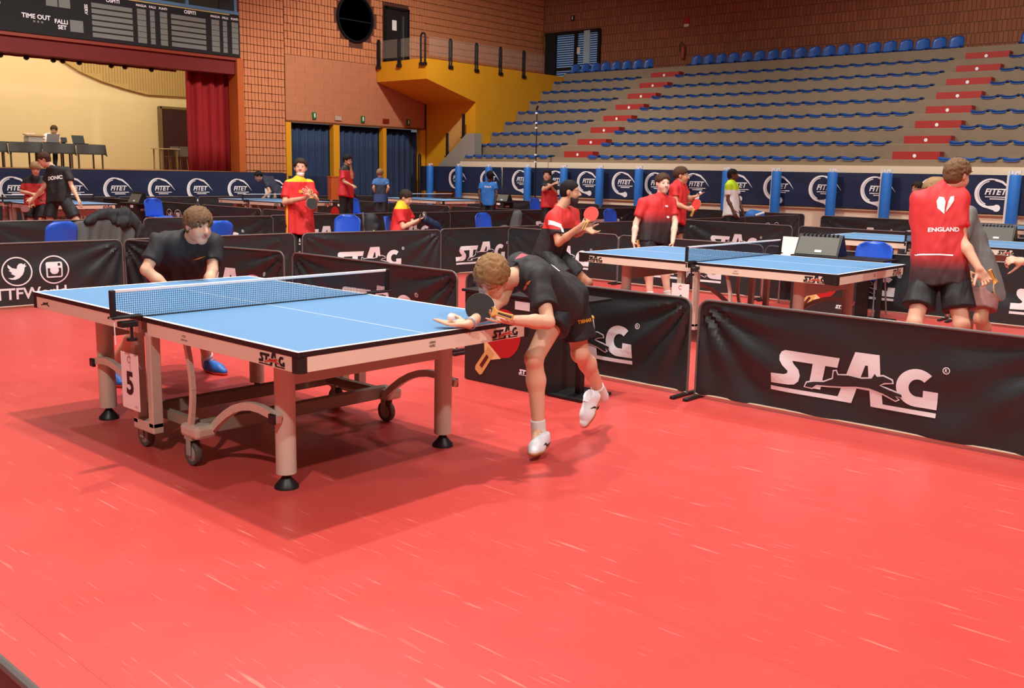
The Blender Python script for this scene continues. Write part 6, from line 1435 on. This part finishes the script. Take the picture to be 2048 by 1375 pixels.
# ---- right side
p = POSE['p17']
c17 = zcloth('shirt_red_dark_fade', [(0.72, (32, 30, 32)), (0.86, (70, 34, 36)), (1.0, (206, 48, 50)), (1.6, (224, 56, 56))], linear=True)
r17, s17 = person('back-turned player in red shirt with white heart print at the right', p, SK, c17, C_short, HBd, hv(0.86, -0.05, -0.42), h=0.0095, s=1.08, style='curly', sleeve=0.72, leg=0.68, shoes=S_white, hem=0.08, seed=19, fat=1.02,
       hands={'r': (hv(0.45, -0.85, 0.2), hv(-0.5, 0, 0.6), GRIP), 'l': (hv(-0.1, -0.95, 0), hv(0.8, 0, 0), REST)})
bc = (np.array(p['shl']) + np.array(p['shr'])) / 2
heart = shape2d([[(-0.012, -0.075), (-0.055, -0.02), (-0.06, 0.035), (-0.04, 0.07), (-0.012, 0.06), (-0.004, 0.02)]]); heart2 = shape2d([[(-0.002, -0.06), (0.012, 0.01), (0.035, 0.06), (0.06, 0.065), (0.058, 0.03), (0.03, -0.02)]])
project(merge(heart, heart2), s17, bc + hv(-0.02, -0.07, 0.1), hv(-0.12, 0.1, 1), hv(0, 1, 0), M_print, 'heart_print')
project(refine(fit(text2d('ENGLAND', 0.035), w=0.21), 0.03), s17, bc + hv(-0.03, -0.26, 0.1), hv(-0.1, 0.0, 1), hv(0.04, 1, 0), M_print, 'back_lettering')
project(refine(fit(shape2d([[(0, 0), (1, 0), (1, 0.05), (0, 0.05)]]), w=0.24), 0.03), s17, bc + hv(-0.09, -0.455, 0.1), hv(-0.1, 0.0, 1), hv(0.08, 1, 0), M_print, 'waist_stripe')
bat('grey bat in the lowered hand of the back-turned player', tuple(np.array(p['wrr']) + hv(0.13, -0.17, 0.05)), hv(0.55, 0.2, 0.8), hv(-0.5, 0.85, 0), mat('rubber_grey', (112, 112, 106), 0.6))
p = POSE['p18']
r18, s18 = person('stooping man in grey shirt and mauve shorts behind the back-turned player', p, SKt, C_grey, C_pinkshort, HS, hv(-0.85, -0.3, 0.2), h=0.0125, s=1.03, style='short', sleeve=0.75, leg=0.75, shoes=S_white, hem=0.12, seed=20)
p = POSE['p19']
person('man in black shirt and black mask, far off left of the back-turned player', p, SKt, C_black, C_pant, HDk, hv(-0.9, -0.1, 0.4), h=0.017, s=1.0, style='short', sleeve=0.75, leg=2.0, shoes=S_dark, sock=False, mask='full', seed=21)
p = POSE['p20']
person('person at the right edge, only a clenched hand in view', p, SK, C_red, C_short, HBr, hv(-0.8, -0.1, -0.3), h=0.0115, s=1.0, style='short', shoes=S_white, seed=22, hands={'r': (hv(-0.95, 0.15, 0.1), hv(0, -0.6, -0.7), FIST)})
# ---- far left and far courts
p = POSE['p8']
r8, s8 = person('player in black shirt with white back lettering at the far left table', p, SK, C_black, C_short, HBr, hv(-0.85, -0.35, 0.25), h=0.0145, s=1.05, style='curly', sleeve=0.7, leg=0.8, shoes=S_dark, hem=0.08, seed=23, hands={'l': (hv(-0.6, -0.7, 0), hv(0.5, 0, 0), GRIP)})
project(refine(fit(text2d('DONIC', 0.04), w=0.3), 0.06), s8, (np.array(p['shl']) + np.array(p['shr'])) / 2 + hv(-0.01, -0.15, 0.1), hv(0, 0, 1), hv(-0.06, 1, 0), M_print, 'back_lettering')
bat('dark red bat in the low hand of the far left player in black', tuple(np.array(p['wrl']) + hv(-0.14, -0.16, 0)), hv(0.3, 0.5, 0.8), hv(0.7, 0.7, 0), mat('rubber_darkred', (120, 30, 30), 0.6))
p = POSE['p9']
person('fair haired boy in black and red shirt half hidden by the far left player', p, SK, zcloth('shirt_black_red', [(0.4, (178, 34, 36)), (1.16, (32, 30, 32))]), C_short, HS, hv(0.35, -0.45, 0.8), h=0.015, s=0.95, style='mop', sleeve=0.8, leg=0.8, shoes=S_dark, seed=24)
p = POSE['p5']
person('boy in red and black shirt with a hand at his mouth, before the curtains', p, SKt, zcloth('shirt_red_blk', [(0.5, (206, 40, 50)), (1.52, (40, 34, 38))]), C_pant, HK, hv(0.85, -0.1, 0.4), h=0.018, s=0.95, style='short', sleeve=0.75, leg=2.0, shoes=S_dark, sock=False, seed=25)
p = POSE['p6']
person('small boy seen from behind in navy and blue shirt, before the curtains', p, SKt, zcloth('shirt_navy_blue', [(0.4, (40, 70, 120)), (0.98, (36, 42, 60)), (1.2, (60, 110, 170))]), C_short, HS, hv(0.1, 0.1, -1), h=0.018, s=0.82, style='short', leg=0.85, shoes=S_dark, seed=26, hs=0.9)
p = POSE['p7']
person('player with black hair in dark shirt stooping at the far middle table', p, SKt, C_navy, C_short, HK, hv(-0.85, -0.45, 0.3), h=0.018, s=1.0, style='short', leg=0.85, shoes=S_dark, seed=27)
p = POSE['p11']
r11, s11 = person('boy seen from behind in light blue shirt and dark shorts, before the posts', p, SKd, C_blue, C_short, HK, hv(0.05, 0, -1), h=0.018, s=0.85, style='curly', leg=0.9, shoes=S_dark, seed=28, hs=0.92)
project(refine(fit(text2d('ITALIA', 0.03), w=0.16), 0.05), s11, (np.array(p['shl']) + np.array(p['shr'])) / 2 + hv(0, -0.06, 0.1), hv(0, 0, 1), hv(0, 1, 0), M_print, 'back_lettering')
p = POSE['p12']
person('boy in black and red shirt with folded arms, before the posts', p, SK, zcloth('shirt_blk_red', [(0.4, (206, 44, 50)), (1.22, (34, 32, 34))]), C_short, HK, hv(-0.25, -0.05, 0.95), h=0.017, s=0.88, style='short', leg=0.85, shoes=S_dark, seed=29, hs=0.95)
p = POSE['p10']
person('official in white shirt bent over a laptop at the stage table', p, SKt, C_white, C_pant, HBr, hv(0.2, -0.4, 0.85), h=0.022, s=1.0, style='short', leg=2.0, shoes=S_dark, sock=False, seed=30, hs=1.1)
# ================================================================ bags, jackets, stage furniture and other small things
def blob(name, label, cat, prims, m, h=0.012, wr=0.006, fr=22, seed=1, part='body', group=None, loc=None, extra=()):
    pts = np.array([q for p in prims for q in (p[0], p[1])]); c = pts.mean(0); rm = max(max(p[2], p[3]) for p in prims)
    base = (c[0], c[1], pts[:, 2].min() - rm if loc is None else loc)
    t = thing(name, label, cat, tuple(float(v) for v in base), 0, group)
    K = Field(pts.min(0) - rm - 0.03, pts.max(0) + rm + 0.03, h)
    for i, p in enumerate(prims): K.cone(np.array(p[0], float), np.array(p[1], float), p[2], p[3], 0.03 if i else 0)
    if wr: K.wrinkle(wr, fr, seed)
    P, Q = K.mesh(); np_mesh(part, P, Q, m, t)
    for (nm, pr_, mm) in extra:
        K = Field(np.array([q for p in pr_ for q in (p[0], p[1])]).min(0) - 0.12, np.array([q for p in pr_ for q in (p[0], p[1])]).max(0) + 0.12, h)
        for i, p in enumerate(pr_): K.cone(np.array(p[0], float), np.array(p[1], float), p[2], p[3], 0.01 if i else 0)
        P, Q = K.mesh(); np_mesh(nm, P, Q, mm, t)
    return t
M_jack = mat('jacket_grey', (86, 88, 86), 0.8, var=0.15, vscale=6); M_jackb = mat('jacket_black', (38, 38, 40), 0.8, var=0.1); M_bag = mat('bag_black', (34, 34, 36), 0.7, var=0.1); M_bagblue = mat('bag_blue', (40, 110, 190), 0.6); M_lime = mat('bag_lime', (150, 160, 50), 0.6)
jt = thing('jacket', 'grey and black jacket draped over a chair back at the far left', 'jacket', (-12.44, 5.86, 0.35))
def jk(u, v, dx=0.0):
    # sheet hung over the chair back: v from the front hem over the top to the back hem
    a = (u - 0.5) * 0.80; k_ = abs(v - 0.5) * 2; sgn = 1 if v > 0.5 else -1
    z = 0.53 - 0.5 * max(0, k_ - 0.1) / 0.9 - 0.12 * abs(u - 0.5) ** 2 * 4 + 0.025 * math.sin(u * 13 + 1) * (1 if k_ < 0.3 else 0.3) + 0.03 * math.sin(u * 29) * k_
    fold = 0.075 * math.sin(a * 21 + 1.6 * math.sin(a * 9 + v * 5)) * k_ + 0.035 * math.sin(a * 47 + 2 + v * 7) * k_
    return (sgn * (0.045 + 0.03 * min(1, k_ * 4)) * min(1, k_ * 8) + fold * 0.6 + 0.02 * k_ * sgn, a * (1 + 0.12 * k_), z)
o = MB().grid(jk, 56, 30).build('body', M_jack, jt, smooth=True); o.modifiers.new('thick', 'SOLIDIFY').thickness = 0.012
K = Field((-12.65, 5.4, 0.3), (-12.2, 6.5, 1.05), 0.013)
for (p_, q_, r0, r1_) in (((-12.42, 5.78, 0.90), (-12.42, 6.12, 0.90), 0.06, 0.085), ((-12.4, 5.85, 0.86), (-12.38, 6.1, 0.8), 0.06, 0.09), ((-12.42, 6.12, 0.92), (-12.36, 6.3, 0.72), 0.085, 0.07), ((-12.36, 6.3, 0.72), (-12.36, 6.28, 0.5), 0.07, 0.06), ((-12.42, 5.78, 0.90), (-12.36, 5.62, 0.82), 0.05, 0.045)): K.cone(np.array(p_), np.array(q_), r0, r1_, 0.02)
K.wrinkle(0.026, 34, 4); P, Q = K.mesh(); np_mesh('hood', P, Q, M_jackb, jt)
x, y = -11.75, 9.75
blob('backpack', 'dark backpack on the chair beside the seated boy', 'backpack', [((x, y, 0.52), (x + 0.02, y, 0.78), 0.15, 0.11), ((x + 0.1, y + 0.02, 0.52), (x + 0.1, y + 0.02, 0.66), 0.08, 0.07)], M_bag, 0.015, 0.006, 22, 5, 'body', None, 0.36, [('strap', [((x - 0.05, y - 0.1, 0.88), (x + 0.02, y - 0.12, 0.6), 0.02, 0.02)], M_jack), ('badge', [((x + 0.16, y - 0.08, 0.6), (x + 0.17, y - 0.06, 0.63), 0.02, 0.012)], M_lime)])
q = POSE['p4']; x, y, z = q['wrr']
blob('jacket', 'dark jacket in the hands of the seated boy', 'jacket', [((x + 0.02, y + 0.1, z), (x + 0.05, y + 0.3, z - 0.1), 0.06, 0.07), ((x + 0.05, y + 0.3, z - 0.1), (x + 0.05, y + 0.5, z - 0.28), 0.08, 0.06), ((x, y + 0.1, z + 0.02), (x, y + 0.12, z + 0.1), 0.04, 0.02)], M_navy, 0.015, 0.012, 26, 6, 'body', None, 0.4)
x, y = -12.05, 13.35
blob('sports_bag', 'grey bag and clothes propped on the barrier left of the bearded player', 'bag', [((x, y, 0.13), (x + 0.05, y + 0.1, 0.78), 0.13, 0.09), ((x, y - 0.3, 0.13), (x, y - 0.2, 0.5), 0.12, 0.1)], M_jack, 0.016, 0.014, 24, 7, 'body', None, 0.0, [('strap', [((x + 0.05, y + 0.12, 0.85), (x + 0.12, y + 0.2, 0.5), 0.025, 0.02)], M_bag)])
x, y = -10.95, 20.4
blob('sports_bag', 'blue and lime sports bag behind the barrier right of the neon-shirted man', 'bag', [((x, y, 0.66), (x + 0.1, y + 0.16, 0.66), 0.16, 0.14)], M_bagblue, 0.018, 0.006, 22, 8, 'body', None, 0.48, [('pocket', [((x + 0.2, y + 0.12, 0.58), (x + 0.3, y + 0.3, 0.58), 0.09, 0.09)], M_lime), ('stripe', [((x + 0.14, y - 0.05, 0.7), (x + 0.2, y + 0.18, 0.75), 0.03, 0.03)], M_white)])
x, y = -11.15, 19.9
blob('sports_bag', 'dark grey bag left of the blue and lime bag', 'bag', [((x, y, 0.62), (x + 0.02, y + 0.1, 0.7), 0.13, 0.12)], M_bag, 0.018, 0.006, 22, 9, 'body', None, 0.47)
# benches that carry the two bags
for (x, y, lab) in ((-10.98, 20.2, 'low dark bench under the two sports bags'),):
    t = thing('bench', lab, 'bench', (x, y, 0)); MB().box((0, 0.05, 0.45), (0.4, 1.5, 0.04)).build('seat', M_navy, t)
    for dy in (-0.6, 0.7): MB().box((0, dy, 0.215), (0.34, 0.05, 0.43)).build('leg', M_rail, t)
# jacket over the side-on blue chair
x, y = -12.05, 9.95
# water bottle under table six
t = thing('water_bottle', 'small clear water bottle standing under table six', 'bottle', (-5.05, 9.35, 0))
MB().lathe([(0, 0), (0.032, 0), (0.033, 0.02), (0.033, 0.13), (0.03, 0.15), (0.012, 0.19), (0.012, 0.2), (0, 0.2)], n=16).build('body', mat('bottle_pet', (225, 232, 235), 0.15, alpha=0.6), t, smooth=True)
MB().lathe([(0.0335, 0.06), (0.034, 0.06), (0.034, 0.11), (0.0335, 0.11)], n=16).build('label', M_red, t); MB().tube([(0, 0, 0.2), (0, 0, 0.215)], 0.014, 12).build('cap', M_white, t)
# ball in the air before the banner
ball('white ball in the air before the banner, left of the pale player', (-11.2, 17.15, 0.98))
# white chair behind the score flipper
t = thing('white_chair', 'white chair behind the umpire table at table six', 'chair', (-5.38, 11.02, 0), math.pi)
MB().grid(lambda u, v: ((u - 0.5) * 0.42, 0.2 - v * 0.4, 0.45), 4, 4).build('seat', M_white, t).modifiers.new('thick', 'SOLIDIFY').thickness = 0.02
MB().grid(lambda u, v: ((u - 0.5) * 0.42, -0.2 - 0.06 * v, 0.45 + 0.38 * v), 4, 4).build('backrest', M_white, t).modifiers.new('thick', 'SOLIDIFY').thickness = 0.02
for sx in (-0.18, 0.18):
    for sy in (-0.18, 0.18): MB().tube([(sx, sy, 0.44), (sx * 1.05, sy * 1.05, 0.0)], 0.012, 6).build('leg', M_steel, t)
# ---------------------------------------------------------------- on the stage
M_cloth = mat('table_cloth_grey', (78, 80, 76), 0.8, var=0.1)
XS = -29.5
for i, (ya, yb_, lab) in enumerate(((10.0, 11.07, 'stage table under a dark grey cloth at the left edge'), (11.1, 12.0, 'stage table under a dark grey cloth, second from the right pair'), (12.03, 12.98, 'stage table under a dark grey cloth with the open laptop'), (13.02, 13.9, 'stage table under a dark grey cloth at the right end'))):
    t = thing('stage_table', lab, 'table', (XS, ya, 1.4), 0, 'stage tables')
    w_ = yb_ - ya
    MB().box((0, w_ / 2, 0.7), (0.7, w_ - 0.04, 0.03)).build('table_top', M_chass, t)
    for sx in (-0.3, 0.3):
        for sy in (0.08, w_ - 0.08): MB().box((sx, sy, 0.345), (0.04, 0.04, 0.69)).build('leg', mat('leg_brown', (92, 66, 44), 0.6), t)
    def cl(u, v, w_=w_, i=i):
        # top sheet with a hanging front
        a = u * w_
        if v < 0.4: return (-0.36 + v / 0.4 * 0.73, a, 0.722)
        k_ = (v - 0.4) / 0.6; return (0.37 + 0.03 * math.sin(a * 9 + i) * k_, a, 0.722 - 0.30 * k_ - 0.05 * abs(math.sin(a * 3.2 / w_)) * k_ * 0)
    o = MB().grid(cl, 24, 10).build('cloth', M_cloth, t, smooth=True); o.modifiers.new('thick', 'SOLIDIFY').thickness = 0.006
    MB().prism([(-0.36, 0.722), (0.36, 0.722), (0.46, 0.36), (0.3, 0.42)], lambda a, b: (a, w_ - 0.002, b), lambda a, b: (a, w_ + 0.004, b)).build('cloth_corner', M_cloth, t)
def laptop(label, y, yaw, m_lid):
    t = thing('laptop', label, 'laptop', (XS + 0.05, y, 2.127), yaw)
    MB().box((0, 0, 0.01), (0.24, 0.36, 0.018)).build('keyboard', M_black, t); MB().prism([(-0.18, 0), (0.18, 0), (0.18, 0.25), (-0.18, 0.25)], lambda a, b: (0.12 + b * 0.35, a, 0.02 + b * 0.94), lambda a, b: (0.128 + b * 0.35, a, 0.02 + b * 0.94)).build('screen', m_lid, t); return t
laptop('open silver laptop before the official on the stage', 12.42, 0.0, mat('lid_silver', (160, 160, 158), 0.4))
laptop('open black laptop at the right end of the stage tables', 13.3, math.pi, M_black)
t = thing('small_screen', 'small tilted black screen right of the stage official', 'screen', (XS + 0.1, 12.78, 2.127)); MB().box((0, 0, 0.1), (0.02, 0.17, 0.15), R=Matrix.Rotation(-0.3, 3, 'Y')).build('panel', M_black, t); MB().box((-0.04, 0, 0.03), (0.08, 0.1, 0.06)).build('foot', M_black, t)
t = thing('printer', 'pale printer with open tray on the stage table', 'printer', (XS, 11.95, 2.127))
MB().box((0, 0, 0.09), (0.36, 0.42, 0.18)).build('body', mat('printer_beige', (190, 180, 160), 0.6), t, bevel=0.02); MB().box((0.05, 0, 0.2), (0.3, 0.5, 0.03), R=Matrix.Rotation(0.2, 3, 'Y')).build('tray', mat('tray_brown', (150, 120, 90), 0.6), t)
t = thing('paper_stack', 'white paper pile behind the printer on the stage', 'paper', (XS - 0.25, 11.95, 2.127)); MB().box((0, 0, 0.13), (0.2, 0.25, 0.26)).build('stack', M_white, t, bevel=0.01)
# chair for the stage official
q = POSE['p10']; t = thing('office_chair', 'dark chair under the official on the stage', 'chair', (q['hil'][0] - 0.02, (q['hil'][1] + q['hir'][1]) / 2, 1.4))
MB().box((0, 0, 0.46), (0.42, 0.42, 0.05)).build('seat', M_black, t); MB().box((-0.24, 0, 0.75), (0.04, 0.4, 0.4)).build('backrest', M_black, t)
for sx in (-0.18, 0.18):
    for sy in (-0.18, 0.18): MB().box((sx, sy, 0.22), (0.03, 0.03, 0.44)).build('leg', M_black, t)
# high table with stacked chairs at the right of the stage
t = thing('side_table', 'light side table with a thin top before the stage doorway', 'table', (-31.0, 16.85, 1.4)); MB().box((0, 0, 0.7), (0.6, 0.75, 0.03)).build('table_top', mat('table_pale', (190, 170, 130), 0.6), t)
for sx in (-0.25, 0.25):
    for sy in (-0.28, 0.28): MB().box((sx, sy, 0.345), (0.035, 0.035, 0.69)).build('leg', mat('leg_tan', (150, 110, 70), 0.6), t)
for i, y in enumerate((17.25, 17.6)):
    t = thing('grey_chair', ('left' if i == 0 else 'right') + ' grey shell chair with wooden legs beside the stage curtain', 'chair', (-31.3, y, 1.4))
    MB().box((0, 0, 0.45), (0.42, 0.32, 0.04)).build('seat', mat('shell_grey', (110, 100, 92), 0.7), t, bevel=0.02); MB().box((0.2, 0, 0.62), (0.04, 0.32, 0.34)).build('backrest', mat('shell_grey', (110, 100, 92)), t, bevel=0.015)
    for sx in (-0.15, 0.15):
        for sy in (-0.12, 0.12): MB().tube([(sx, sy, 0.44), (sx * 1.3, sy * 1.2, 0.0)], 0.014, 6).build('leg', mat('leg_tan', (150, 110, 70)), t)
# red bag straps hanging on the walkway barrier at the far left
o = MB().tube([(-14.72, 6.35, 0.56), (-14.70, 6.5, 0.58), (-14.70, 6.52, 0.45), (-14.72, 6.4, 0.36)], 0.02, 6).build('red_strap', C_red); tag(o, 'red strap hanging on the walkway barrier behind the draped jacket', 'strap')
# orange bin beside the curtain
t = thing('wood_block', 'small orange wooden post end beside the first blue curtain', 'post', (-24.6, 18.95, 0)); MB().box((0, 0, 0.65), (0.2, 0.3, 1.3)).build('body', M_orange, t, bevel=0.02); MB().box((0, 0, 1.31), (0.22, 0.32, 0.04)).build('cap', M_orange, t)
